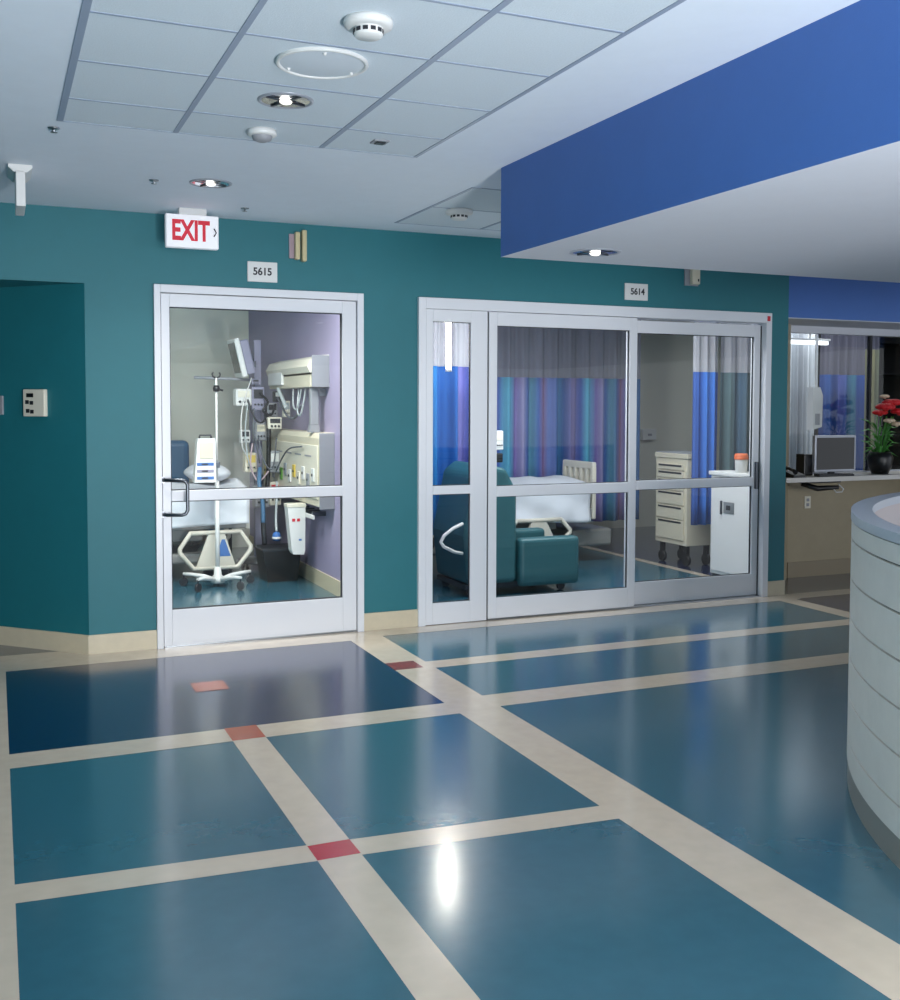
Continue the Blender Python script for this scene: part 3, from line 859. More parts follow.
def side_rail(b, x0, x1, y, z0, z1, mark=True):
    """hexagonal split rail: outer loop, two slanted bars, centre panel"""
    w = x1-x0; h = z1-z0
    q = MB(); q.use(M['rail'])
    pts = [(x0+0.16*w, z1), (x1-0.16*w, z1), (x1-0.02*w, z0+0.58*h), (x1-0.02*w, z0+0.46*h), (x1-0.2*w, z0), (x0+0.2*w, z0), (x0+0.02*w, z0+0.46*h), (x0+0.02*w, z0+0.58*h)]
    loop = [(p[0], y, p[1]) for p in pts]
    q.tube(loop+[loop[0], loop[1]], 0.021, 10)
    o = q.build('side_rail', parent=b)
    q = MB(); q.use(M['rail'])
    q.prism([(x0+0.40*w, z0+0.01), (x0+0.20*w+0.02, z0+0.01), (x0+0.40*w, z1-0.01), (x1-0.38*w, z1-0.01), (x1-0.2*w-.02, z0+0.01)], 'y', y-0.012, y+0.012)
    q.build('panel', parent=o)
    if mark:
        q = MB(); q.use(M['bluemark']); cx = x0+0.60*w
        q.prism([(cx-0.2*w*0.5, z0+0.32*h), (cx+0.2*w*0.5, z0+0.32*h), (cx+0.02*w, z0+0.80*h), (cx-0.02*w, z0+0.80*h)], 'y', y-0.0145, y-0.012); q.build('emblem', parent=o)
    return o
b1 = make_bed('grey framed hospital bed behind the single glass door', (-0.06, 2.42, 0), 0, False)
side_rail(b1, 1.50, 2.14, -0.012, 0.125, 0.435)
side_rail(b1, 0.80, 1.44, -0.012, 0.125, 0.435, False)
side_rail(b1, 1.50, 2.14, 0.935, 0.14, 0.44, False)
side_rail(b1, 0.80, 1.44, 0.935, 0.14, 0.44, False)
def sheet(label, loc, x0, x1, y0, y1, ztop, zn, zf, seed):
    rnd = random.Random(seed)
    ph_ = [rnd.uniform(0, 6) for _ in range(8)]
    s = MB(); s.use(M['linen'])
    def fn(u, v):
        x = x0+(x1-x0)*u
        wv = 0.014*math.sin(9*u+5*v+ph_[0])+0.010*math.sin(23*u+11*v+ph_[1])+0.006*math.sin(41*u-17*v+ph_[3])
        if v < 0.3:
            t = v/0.3; yy = y0-0.016+0.014*math.sin(17*u+6*t+ph_[2])*(1-0.5*t)+0.008*math.sin(37*u-4*t+ph_[4])*(1-t); z = zn+(ztop-0.035-zn)*t+0.012*math.sin(8*u+ph_[5])*(1-t)
        elif v < 0.4:
            t = (v-0.3)/0.1; yy = y0-0.012+0.05*math.sin(t*PI/2)**1.5; z = ztop-0.035+0.035*math.sin(t*PI/2)
        elif v < 0.85:
            t = (v-0.4)/0.45; yy = y0+0.038+(y1-y0-0.076)*t; z = ztop+wv*math.sin(PI*t)+0.03*math.sin(PI*t)
        else:
            t = (v-0.85)/0.15; yy = y1-0.038+0.05*math.sin(min(1, t*2)*PI/2); z = ztop-(ztop-zf)*t*t
        return (x, yy, z)
    s.grid(fn, 60, 40)
    o = s.build('bed_sheet', normals=False); o.location = loc
    sm = o.modifiers.new('Solidify', 'SOLIDIFY'); sm.thickness = 0.006; sm.offset = 1
    return tag(o, label, 'sheet')
sheet('white sheet draped over the bed behind the single door', (-0.06, 2.42, 0), 0.12, 2.12, 0.02, 0.90, 0.81, 0.49, 0.56, 3)
def pillow(label, loc, sx, sy, sz, rz=0, ry=0):
    q = MB(); q.use(M['linen'])
    g = bmesh.ops.create_uvsphere(q.bm, u_segments=28, v_segments=16, radius=1)
    for v in g['verts']:
        x, y_, z = v.co
        k = 2.6
        def se(a): return math.copysign(abs(a)**(2/k), a)
        v.co = Vector((se(x)*sx, se(y_)*sy, z*sz*(1-0.45*abs(x)**3)*(1-0.35*abs(y_)**3)))
    for f in q.bm.faces: f.smooth = True
    o = q.build('pillow'); o.location = loc; o.rotation_euler = (0, ry, rz)
    return tag(o, label, 'pillow')
pillow('white pillow plumped at the head of the bed behind the single door', (1.78, 2.9, 0.93), 0.2, 0.31, 0.085)

# second bed: foot at the right (+x), head towards the partition -> rotate by 180 degrees
b2 = make_bed('hospital bed with a slotted cream foot board behind the teal recliner', (5.40, 2.95, 0), PI, True, 0.30)
side_rail(b2, 0.30, 1.0, 0.935, 0.22, 0.46, False)
side_rail(b2, 1.2, 1.9, 0.935, 0.22, 0.46, False)
sheet('rumpled white sheet on the bed behind the sliding door', (3.24, 2.03, 0), 0.1, 2.08, 0.02, 0.90, 0.79, 0.43, 0.56, 9)
pillow('white pillow on the bed behind the sliding door', (3.58, 2.5, 0.91), 0.2, 0.3, 0.085)

# ================================================================ ROOM BEHIND THE SINGLE DOOR
# iv pole
iv = thing('iv_pole', 'white rolling infusion stand in front of the bed behind the single door', 'iv pole', (1.73, 2.17, 0))
m = MB(); m.use(M['white']); m.tube([(0, 0, 0.06), (0, 0, 0.9)], 0.019, 12); m.tube([(0, 0, 0.9), (0, 0, 1.78)], 0.009, 10); m.build('pole', parent=iv)
m = MB(); m.use(M['white']); m.lathe([(0, 0.035), (0.06, 0.035), (0.06, 0.075), (0.034, 0.10), (0.026, 0.17), (0, 0.17)], seg=20); m.build('hub', parent=iv)
for k in range(5):
    a = k*2*PI/5+0.18
    q = MB(); q.use(M['white'])
    d = Vector((math.cos(a), math.sin(a), 0))
    q.tube([d*0.03+Vector((0, 0, 0.055)), d*0.12+Vector((0, 0, 0.085)), d*0.22+Vector((0, 0, 0.10)), d*0.30+Vector((0, 0, 0.105))], [0.022, 0.02, 0.016, 0.013], 8)
    lg = q.build('leg', parent=iv)
    q = MB(); q.use(M['dark']); p = d*0.295
    t = Vector((-d.y, d.x, 0))
    q.tube([p+Vector((0, 0, 0.036))-t*0.012, p+Vector((0, 0, 0.036))+t*0.012], 0.036, 14); q.tube([p+Vector((0, 0, 0.07)), p+Vector((0, 0, 0.1))], 0.008, 6); q.build('caster', parent=lg)
for sx in (-1, 1):
    m = MB(); m.use(M['black']); m.tube([(0, 0, 1.775), (sx*0.028, 0, 1.79), (sx*0.034, 0, 1.81), (sx*0.026, 0, 1.826)], 0.007, 8); m.build('hook', parent=iv)
m = MB(); m.use(M['black']); m.lathe([(0, 1.66), (0.026, 1.665), (0.03, 1.69), (0.022, 1.715), (0, 1.72)], seg=12); m.tube([(0, 0, 1.69), (0.055, -0.01, 1.672)], 0.009, 8); m.build('clamp_knob', parent=iv)
# infusion pump on that pole
pu = thing('infusion_pump', 'white pump with blue channel labels clamped on the infusion stand', 'infusion pump', (1.615, 2.12, 0.90))
m = MB(); m.use(M['white']); m.prism([(-0.09, 0.0), (0.09, 0.0), (0.085, 0.37), (-0.062, 0.37)], 'y', -0.05, 0.05); m.build('housing', parent=pu)
m = MB(); m.use(M['cream']); m.box(-0.045, 0.068, -0.054, -0.05, 0.20, 0.335, 0.003); m.build('screen', parent=pu)
for k in range(3):
    m = MB(); m.use(M['bluemark'] if k != 1 else M['lilacgrey']); m.box(-0.07, 0.07, -0.053, -0.05, 0.025+k*0.058, 0.05+k*0.058, 0.002)
    lbm = m.build('channel_strip', parent=pu)
    m = MB(); m.use(M['dark']); m.box(-0.03, 0.02, -0.0545, -0.053, 0.031+k*0.058, 0.044+k*0.058); m.build('readout', parent=lbm)
m = MB(); m.use(M['dark']); m.tube([(-0.04, 0, 0.37), (-0.035, 0, 0.395), (0.055, 0, 0.395), (0.06, 0, 0.37)], 0.008, 8); m.build('handle', parent=pu)
m = MB(); m.use(M['darksteel']); m.box(0.075, 0.13, -0.015, 0.07, 0.12, 0.17, 0.004); m.build('pole_clamp', parent=pu)
# blue chair beyond bed
ch = thing('recliner', 'blue upholstered chair beyond the bed behind the single door', 'chair', (1.80, 3.85, 0))
m = MB(); m.use(M['bluevinyl']); m.box(-0.30, 0.28, -0.28, 0.28, 0.28, 0.46, 0.05, segs=3); m.build('seat', parent=ch)
m = MB(); m.use(M['bluevinyl']); m.box(-0.3, 0.02, 0.2, 0.34, 0.46, 1.19, 0.06, segs=3); m.build('backrest', parent=ch)
for sx in (-0.36, 0.34):
    m = MB(); m.use(M['dark']); m.box(sx-0.03, sx+0.03, -0.25, 0.25, 0.60, 0.65, 0.02); m.tube([(sx, -0.2, 0), (sx, -0.2, 0.61)], 0.018, 8); m.tube([(sx, 0.2, 0), (sx, 0.2, 0.61)], 0.018, 8)
    m.build('armrest', parent=ch)
m = MB(); m.use(M['dark']); m.box(-0.33, 0.31, -0.22, 0.24, 0.25, 0.285); m.build('seat_frame', parent=ch)

# headwall on purple wall
hw = thing('medical_headwall', 'long cream outlet panel on the purple wall', 'headwall', (2.545, 1.44, 0.70))
HL = 1.95
m = MB(); m.use(M['cream']); m.prism([(-0.125, 0.02), (-0.13, 0.58), (-0.11, 0.62), (0, 0.625), (0, 0)], 'y', 0, HL)
m.build('housing', parent=hw)
m = MB(); m.use(M['endcap']); m.box(-0.128, 0, -0.012, 0.0, 0.0, 0.622, 0.003); m.build('end_cap', parent=hw)
m = MB(); m.use(M['offwhite']); m.box(-0.137, -0.128, 0.03, HL, 0.08, 0.52, 0.003); m.build('outlet_strip', parent=hw)
random.seed(3)
for k in range(12):
    yy = 0.1+k*0.15
    m = MB(); m.use([M['white'], M['greyplastic'], M['offwhite'], M['green'], M['yellow']][[0, 1, 0, 2, 4, 0, 1, 3, 0, 1, 0, 4][k]])
    zz = 0.17 if k % 2 else 0.22
    m.box(-0.149, -0.137, yy, yy+0.075, zz, zz+0.11, 0.003); ou = m.build('outlet', parent=hw)
    m = MB(); m.use(M['dark']); m.tube([(-0.149, yy+0.037, zz+0.055), (-0.155, yy+0.037, zz+0.055)], 0.012, 10); m.build('port', parent=ou)
for k in range(4):
    yy = 0.2+k*0.32
    m = MB(); m.use(M['greyplastic']); m.box(-0.1395, -0.137, yy, yy+0.2, 0.42, 0.434); m.build('label_line', parent=hw)
# utility rail below
ur = thing('equipment_rail', 'white metal rail shelf fixed under the outlet panel', 'rail', (2.545, 1.62, 0.60))
m = MB(); m.use(M['white']); m.box(-0.13, -0.115, 0, 0.85, 0.0, 0.035, 0.003); m.build('rail', parent=ur)
m = MB(); m.use(M['darksteel']); 
for k in range(5): m.box(-0.117, 0, 0.06+k*0.17, 0.09+k*0.17, 0.02, 0.06, 0.003)
m.build('brackets', parent=ur)
# white tapered container hanging on rail
bn = thing('waste_container', 'white tapered wall container with red marks below the outlet panel', 'container', (2.34, 1.90, 0.285))
m = MB(); m.use(M['white']); m.prism([(-0.045, 0.03), (-0.03, 0.0), (0.06, -0.005), (0.07, 0.03), (0.075, 0.4), (-0.08, 0.4)], 'y', -0.05, 0.06)
m.build('body', parent=bn)
m = MB(); m.use(M['offwhite']); m.box(-0.085, 0.08, -0.055, 0.065, 0.4, 0.43, 0.004); m.build('lid', parent=bn)
for dx in (-0.03, 0.012):
    m = MB(); m.use(M['red']); m.box(dx-.012, dx+0.014, -0.0525, -0.05, 0.28, 0.305); m.build('red_mark', parent=bn)
m = MB(); m.use(M['bluemark']); m.box(0.015, 0.04, -0.0525, -0.05, 0.115, 0.13); m.build('blue_mark', parent=bn)
m = MB(); m.use(M['darksteel']); m.box(0.075, 0.205, -0.01, 0.02, 0.34, 0.37, 0.002); m.build('bracket', parent=bn)
tr = thing('waste_bin', 'black wide bin standing at the foot of the purple wall', 'bin', (2.30, 2.35, 0))
m = MB(); m.use(M['black']); m.prism([(-0.13, 0), (0.13, 0), (0.17, 0.27), (-0.17, 0.27)], 'y', -0.16, 0.16); m.build('body', parent=tr)
m = MB(); m.use(M['dark']); m.box(-0.18, 0.18, -0.17, 0.17, 0.27, 0.295, 0.006); m.build('rim', parent=tr)

# overbed light / equipment shelf high on the purple wall
ol = thing('overbed_light', 'cream overbed light unit high on the purple wall', 'wall light', (2.545, 1.58, 1.70))
m = MB(); m.use(M['offwhite']); m.prism([(0, 0.12), (-0.165, 0.12), (-0.185, 0.17), (-0.15, 0.235), (-0.05, 0.265), (0, 0.268)], 'y', 0.0, 1.45); m.build('hood', parent=ol)
m = MB(); m.use(M['cream']); m.box(-0.15, 0, 0.04, 1.45, 0.0, 0.105, 0.006); m.build('light_box', parent=ol)
m = MB(); m.use(M['endcap']); m.box(-0.15, 0, -0.012, 0.0, 0.0, 0.262, 0.002); m.build('end_cap', parent=ol)
m = MB(); m.use(M['white']); m.box(-0.175, -0.15, 0.9, 1.4, 0.03, 0.16, 0.006); m.build('front_cover', parent=ol)
# duct between
du = thing('cable_duct', 'grey vertical cable duct between the overbed light and the outlet panel', 'cable duct', (2.545, 1.66, 1.325))
m = MB(); m.use(M['endcap']); m.box(-0.135, -0.06, 0.0, 0.06, 0.055, 0.375, 0.012)
m.prism([(-0.135, 0.06), (-0.15, 0.0), (-0.06, 0.0), (-0.06, 0.06)], 'y', 0.0, 0.06); m.box(-0.061, 0, 0.01, 0.05, 0.3, 0.36); m.build('cover', parent=du)

# boom mast with monitor, boxes and lines
ms = thing('monitor_stand', 'lilac grey upright mast on a wheeled foot beside the bed head', 'equipment stand', (2.27, 3.0, 0))
m = MB(); m.use(M['lilacgrey']); m.box(-0.035, 0.035, -0.03, 0.03, 0.10, 2.16, 0.008); m.build('mast', parent=ms)
m = MB(); m.use(M['darksteel']); m.lathe([(0, 0.07), (0.20, 0.07), (0.19, 0.1), (0.05, 0.12), (0, 0.12)], seg=24); m.build('foot', parent=ms)
for k in range(4):
    a = k*PI/2+0.4
    m = MB(); m.use(M['black']); m.tube([(0.17*math.cos(a)-.012, 0.17*math.sin(a), 0.036), (0.17*math.cos(a)+.012, 0.17*math.sin(a), 0.036)], 0.036, 12); m.box(0.17*math.cos(a)-.015, 0.17*math.cos(a)+.015, 0.17*math.sin(a)-.01, 0.17*math.sin(a)+.01, 0.05, 0.08); m.build('caster', parent=ms)
m = MB(); m.use(M['greyplastic']); m.tube([(0, -0.02, 1.78), (-0.25, -0.08, 1.79), (-0.60, -0.1, 1.80)], 0.014, 8); m.build('arm', parent=ms)
pm = thing('patient_monitor', 'white tilted patient monitor seen side-on at the top of the lilac mast', 'monitor', (2.09, 2.93, 1.80))
R_ = Matrix.Rotation(math.radians(-13), 3, 'Y')
m = MB(); m.use(M['white']); m.box(-0.05, 0.0, -0.19, 0.14, 0.0, 0.36, 0.012, rot=R_); m.build('front_shell', parent=pm)
m = MB(); m.use(M['lilacgrey']); m.box(0.0, 0.085, -0.16, 0.12, 0.03, 0.35, 0.015, rot=R_); m.build('back_shell', parent=pm)
m = MB(); m.use(M['screen']); m.box(-0.053, -0.05, -0.16, 0.11, 0.04, 0.32, rot=R_); m.build('screen', parent=pm)
m = MB(); m.use(M['darksteel']); m.box(0.08, 0.15, -0.03, 0.05, 0.1, 0.16, 0.004); m.build('bracket', parent=pm)
def gear(name, label, cat, loc, s, mt, detail, rz=0.0):
    g = thing(name, label, cat, loc, rz)
    q = MB(); q.use(mt); q.box(-s[0]/2, s[0]/2, -s[1]/2, s[1]/2, 0, s[2], min(s)*0.12); q.build('housing', parent=g)
    q = MB(); q.use(detail); q.box(-s[0]*0.36, s[0]*0.36, -s[1]/2-0.004, -s[1]/2, s[2]*0.5, s[2]*0.88, 0.001); q.build('display', parent=g)
    q = MB(); q.use(M['dark'])
    for k in range(3): q.tube([(-s[0]*0.25+k*s[0]*0.25, -s[1]/2-0.012, s[2]*0.25), (-s[0]*0.25+k*s[0]*0.25, -s[1]/2, s[2]*0.25)], s[0]*0.08, 10)
    q.build('knobs', parent=g)
    return g
gear('module_rack', 'white module box left of the lilac mast under the tilted monitor', 'medical module', (2.10, 2.86, 1.54), (0.15, 0.14, 0.16), M['white'], M['offwhite'])
gear('module_rack', 'grey module box clamped on the lilac mast front', 'medical module', (2.235, 2.88, 1.50), (0.12, 0.16, 0.22), M['lilacgrey'], M['dark'])
gear('module_rack', 'dark regulator box right of the grey module on the mast', 'medical module', (2.365, 2.86, 1.44), (0.10, 0.14, 0.13), M['greyplastic'], M['black'])
gear('suction_regulator', 'white suction regulator above the left end of the outlet panel', 'regulator', (2.36, 2.72, 1.33), (0.13, 0.10, 0.11), M['offwhite'], M['dark'])
gear('module_rack', 'small dark grey box low on the mast beside the bed', 'medical module', (2.265, 2.89, 1.22), (0.11, 0.14, 0.17), M['greyplastic'], M['cream'])
gear('module_rack', 'yellow tagged box on the mast level with the mattress', 'medical module', (2.165, 2.86, 0.93), (0.11, 0.12, 0.18), M['cream'], M['yellow'])
gear('module_rack', 'lowest pale grey box on the mast behind the bed rail', 'medical module', (2.27, 2.87, 0.60), (0.14, 0.14, 0.2), M['greyplastic'], M['dark'])
gear('module_rack', 'tiny pale box just below the tilted monitor on the mast', 'medical module', (2.215, 2.86, 1.74), (0.07, 0.10, 0.05), M['lilacgrey'], M['dark'])
gear('suction_regulator', 'dark pressure gauge between the mast and the overbed light', 'regulator', (2.44, 2.90, 1.58), (0.08, 0.08, 0.10), M['dark'], M['white'])
gear('suction_regulator', 'pale oxygen flow meter above the outlet panel next to the dark gauge', 'regulator', (2.45, 2.62, 1.44), (0.06, 0.07, 0.15), M['offwhite'], M['tube'])
gear('module_rack', 'white box left of the mast halfway to the mattress', 'medical module', (2.12, 2.87, 1.20), (0.09, 0.10, 0.12), M['white'], M['dark'])
gear('suction_canister', 'clear grey canister hanging right of the yellow tagged box', 'canister', (2.36, 2.74, 0.93), (0.10, 0.10, 0.20), M['greyplastic'], M['white'])
gear('module_rack', 'cream box low beside the clear hose below the rail level', 'medical module', (2.38, 2.80, 0.62), (0.11, 0.10, 0.22), M['offwhite'], M['red'])
# hanging tubing bundles
def tubing(label, pts, r, mt):
    q = MB(); q.use(mt)
    # smooth the polyline
    P = [Vector(p) for p in pts]; S = []
    for i in range(len(P)-1):
        p0 = P[max(0, i-1)]; p1 = P[i]; p2 = P[i+1]; p3 = P[min(len(P)-1, i+2)]
        for k in range(6):
            t = k/6
            S.append(0.5*((2*p1)+(-p0+p2)*t+(2*p0-5*p1+4*p2-p3)*t*t+(-p0+3*p1-3*p2+p3)*t**3))
    S.append(P[-1])
    q.tube(S, r, 7)
    return tag(q.build('tubing'), label, 'tubing')
tubing('black corrugated hose hanging down the front of the mast', [(2.30, 2.78, 1.46), (2.31, 2.72, 1.36), (2.305, 2.70, 1.15), (2.30, 2.70, 0.95), (2.29, 2.70, 0.80)], 0.022, M['black'])
tubing('grey loop of tubing between the mast and the overbed light', [(2.38, 2.66, 1.62), (2.40, 2.4, 1.46), (2.42, 2.2, 1.44), (2.41, 1.95, 1.55)], 0.010, M['cable'])
tubing('pale tube loop hanging in front of the purple wall', [(2.42, 2.25, 1.70), (2.40, 2.18, 1.55), (2.40, 2.05, 1.52), (2.42, 1.98, 1.69)], 0.008, M['tube'])
tubing('second pale tube loop beside the cable duct', [(2.43, 2.1, 1.70), (2.40, 2.04, 1.50), (2.40, 1.92, 1.48), (2.43, 1.88, 1.69)], 0.008, M['tube'])
tubing('blue grey flat line slanting from the overbed light', [(2.37, 2.60, 1.70), (2.38, 2.50, 1.62), (2.39, 2.38, 1.52)], 0.018, M['tube'])
tubing('long clear line drooping across the outlet panel', [(2.385, 1.85, 1.20), (2.37, 2.2, 1.17), (2.37, 2.45, 1.08), (2.35, 2.6, 0.95)], 0.007, M['cable'])
tubing('clear line looping down left of the mast', [(2.13, 2.78, 1.55), (2.10, 2.74, 1.3), (2.12, 2.72, 1.05), (2.16, 2.74, 0.95)], 0.007, M['tube'])
tubing('grey line hanging beside the white module', [(2.19, 2.77, 1.52), (2.17, 2.72, 1.35), (2.20, 2.70, 1.15), (2.23, 2.74, 1.02)], 0.008, M['cable'])
tubing('dark hose dropping behind the bed rail to the floor', [(2.24, 2.72, 0.9), (2.215, 2.55, 0.72), (2.20, 2.48, 0.5), (2.21, 2.47, 0.3)], 0.024, M['dark'])
tubing('clear hose ending near the blue cap', [(2.36, 2.62, 0.85), (2.33, 2.5, 0.72), (2.31, 2.46, 0.55), (2.30, 2.40, 0.42)], 0.012, M['tube'])
tubing('dark cable sagging from the white module to the mast', [(2.13, 2.77, 1.60), (2.19, 2.72, 1.42), (2.27, 2.74, 1.40), (2.31, 2.80, 1.55)], 0.009, M['dark'])
tubing('black cable bunch knotted in front of the grey module', [(2.24, 2.77, 1.66), (2.30, 2.70, 1.58), (2.25, 2.68, 1.50), (2.33, 2.70, 1.46), (2.38, 2.74, 1.56)], 0.011, M['black'])
tubing('white lead hanging from the tilted monitor to the yellow tagged box', [(2.18, 2.83, 1.80), (2.07, 2.74, 1.5), (2.06, 2.70, 1.2), (2.12, 2.76, 1.08)], 0.006, M['white'])
tubing('grey lead looping low in front of the mast above the mattress', [(2.22, 2.74, 1.25), (2.26, 2.66, 1.02), (2.33, 2.64, 0.98), (2.37, 2.66, 1.25)], 0.007, M['cable'])
tubing('pinkish tube dropping beside the yellow tagged box', [(2.16, 2.72, 1.20), (2.13, 2.66, 1.0), (2.19, 2.62, 0.86), (2.28, 2.6, 0.95)], 0.008, M['pinklens'])
tubing('blue grey corrugated hose hanging to the bed frame', [(2.20, 2.60, 0.98), (2.17, 2.50, 0.84), (2.19, 2.46, 0.68), (2.19, 2.44, 0.5)], 0.020, M['bluevinyl'])
gv = thing('hose_cap', 'small blue cap at the end of the clear hose by the bed', 'cap', (2.30, 2.40, 0.34))
m = MB(); m.use(M['bluemark']); m.lathe([(0, 0), (0.035, 0), (0.04, 0.04), (0.03, 0.07), (0, 0.08)], seg=16); m.build('cap', parent=gv)
m = MB(); m.use(M['white']); m.lathe([(0.04, 0.015), (0.043, 0.02), (0.043, 0.03), (0.04, 0.035)], seg=16); m.build('collar', parent=gv)

# ================================================================ ROOM BEHIND THE SLIDING DOOR
rc = thing('recliner', 'dark teal vinyl recliner behind the left sliding panel', 'recliner', (3.42, 0.82, 0))
m = MB(); m.use(M['tealvinyl'])
m.box(0.52, 1.08, 0.0, 0.12, 0.06, 0.46, 0.035, segs=3); m.build('side_panel', parent=rc)
m = MB(); m.use(M['tealvinyl']); m.box(0.52, 1.08, 0.60, 0.72, 0.06, 0.46, 0.035, segs=3); m.build('side_panel', parent=rc)
m = MB(); m.use(M['tealvinyl']); m.box(0.40, 1.10, 0.13, 0.59, 0.16, 0.36, 0.05, segs=3); m.build('seat', parent=rc)
m = MB(); m.use(M['tealvinyl']); m.prism([(0.06, 0.10), (0.50, 0.10), (0.50, 0.86), (0.40, 1.04), (0.22, 1.08), (0.12, 1.0), (0.02, 0.5)], 'y', 0.02, 0.70)
o = m.build('backrest', parent=rc); bv = o.modifiers.new('Bevel', 'BEVEL'); bv.width = 0.04; bv.segments = 3
m = MB(); m.use(M['dark']); m.box(0.05, 1.05, 0.06, 0.66, 0.06, 0.10); m.build('chassis', parent=rc)
m = MB(); m.use(M['white']); m.tube([(0.02, 0.05, 0.36), (-0.06, 0.03, 0.38), (-0.16, 0.01, 0.43), (-0.19, 0.0, 0.47), (-0.16, 0.0, 0.52), (-0.08, 0.0, 0.575), (0.02, 0.05, 0.60)], 0.014, 10); m.build('push_handle', parent=rc)
for xx in (0.12, 0.95):
    for yy in (0.1, 0.62):
        m = MB(); m.use(M['dark']); m.tube([(xx, yy-.015, 0.035), (xx, yy+.015, 0.035)], 0.035, 14); m.box(xx-.02, xx+.02, yy-.02, yy+.02, 0.05, 0.075); m.build('caster', parent=rc)
# pump stand just inside left jamb
pk = thing('monitor_pole', 'slim steel pole with white device boxes between recliner and bed', 'equipment pole', (3.86, 1.62, 0))
m = MB(); m.use(M['darksteel']); m.tube([(0, 0, 0.05), (0, 0, 1.72)], 0.014, 10); m.build('pole', parent=pk)
for k in range(5):
    a = k*2*PI/5
    m = MB(); m.use(M['darksteel']); m.tube([(0, 0, 0.07), (0.14*math.cos(a), 0.14*math.sin(a), 0.06)], 0.012, 8); lg = m.build('leg', parent=pk)
    m = MB(); m.use(M['black']); m.tube([(0.135*math.cos(a)-.012, 0.135*math.sin(a), 0.03), (0.135*math.cos(a)+.012, 0.135*math.sin(a), 0.03)], 0.03, 12); m.build('caster', parent=lg)
gear('device_box', 'white device box on the slim pole seen at the left sliding panel edge', 'medical module', (4.08, 1.56, 1.16), (0.08, 0.1, 0.17), M['white'], M['offwhite'])
gear('device_box', 'black device box under the white one on the slim pole', 'medical module', (4.08, 1.56, 1.05), (0.07, 0.1, 0.08), M['black'], M['dark'])

# drawer cart (drawers face -X)
ct = thing('drawer_cart', 'cream medical cart with slotted drawers on black wheels', 'cart', (6.09, 1.53, 0))
CW, CDp = 0.33, 0.52   # x depth, y width
m = MB(); m.use(M['cream'])
m.box(0, CW, 0, CDp, 0.20, 1.04, 0.006); m.build('body', parent=ct)
m = MB(); m.use(M['cream']); m.box(-0.01, CW+.01, -0.01, CDp+.01, 1.04, 1.09, 0.008); m.build('top', parent=ct)
m = MB(); m.use(M['greyplastic']); m.box(0.0, CW, 0.0, CDp, 1.09, 1.10, 0.003); m.build('mat', parent=ct)
zz = 0.25
for h in (0.20, 0.14, 0.14, 0.12, 0.08, 0.07):
    m = MB(); m.use(M['cream']); m.box(-0.016, 0, 0.04, CDp-0.04, zz, zz+h-0.014, 0.004); d = m.build('drawer', parent=ct)
    m = MB(); m.use(M['dark']); m.box(-0.019, -0.016, 0.07, CDp-0.07, zz+h-0.038, zz+h-0.020, 0.001); m.build('handle', parent=d)
    zz += h
for xx in (0.05, CW-0.05):
    for yy in (0.06, CDp-0.06):
        m = MB(); m.use(M['black']); m.tube([(xx-.015, yy, 0.055), (xx+.015, yy, 0.055)], 0.055, 16); m.box(xx-.02, xx+.02, yy-.02, yy+.02, 0.09, 0.20); m.build('caster', parent=ct)
# glove box on wall between the curtains
gb = thing('glove_box', 'white glove dispenser box above the drawer cart', 'dispenser', (7.66, 4.58, 1.12))
m = MB(); m.use(M['white']); m.box(-0.10, 0.10, -0.09, 0, 0, 0.14, 0.006); m.build('box', parent=gb)
m = MB(); m.use(M['greyplastic']); m.box(-0.03, 0.03, -0.092, -0.09, 0.05, 0.08, 0.003); m.build('opening', parent=gb)

# white low cabinet at right jamb, its panel towards -X
cbn = thing('low_cabinet', 'white waist-high cabinet behind the right sliding panel', 'cabinet', (5.87, 0.24, 0))
m = MB(); m.use(M['white']); m.box(0.01, 0.22, 0, 0.64, 0.06, 0.94, 0.004); m.build('body', parent=cbn)
m = MB(); m.use(M['dark']); m.box(0.03, 0.2, 0.01, 0.63, 0, 0.06); m.build('plinth', parent=cbn)
m = MB(); m.use(M['white']); m.box(-0.01, 0.23, -0.012, 0.655, 0.94, 0.975, 0.006); m.build('top', parent=cbn)
m = MB(); m.use(M['white']); m.box(-0.003, 0.01, 0.05, 0.62, 0.09, 0.92, 0.004); dr = m.build('door', parent=cbn)
m = MB(); m.use(M['darksteel']); m.box(-0.022, -0.003, 0.46, 0.475, 0.6, 0.72, 0.003); m.build('handle', parent=dr)
m = MB(); m.use(M['steel']); m.box(-0.010, -0.003, 0.30, 0.44, 0.615, 0.715, 0.003); m.build('lock_plate', parent=dr)
m = MB(); m.use(M['dark']); m.box(-0.012, -0.010, 0.345, 0.40, 0.645, 0.685, 0.001); m.build('keypad', parent=dr)
sc_ = thing('sharps_container', 'white jar with an orange lid on the low cabinet', 'container', (5.955, 0.565, 0.975))
m = MB(); m.use(M['white']); m.lathe([(0, 0), (0.05, 0), (0.055, 0.10), (0.055, 0.115), (0, 0.115)], seg=24); m.build('body', parent=sc_)
m = MB(); m.use(M['orange']); m.lathe([(0.06, 0.115), (0.06, 0.15), (0.05, 0.165), (0, 0.165)], seg=24); m.build('lid', parent=sc_)

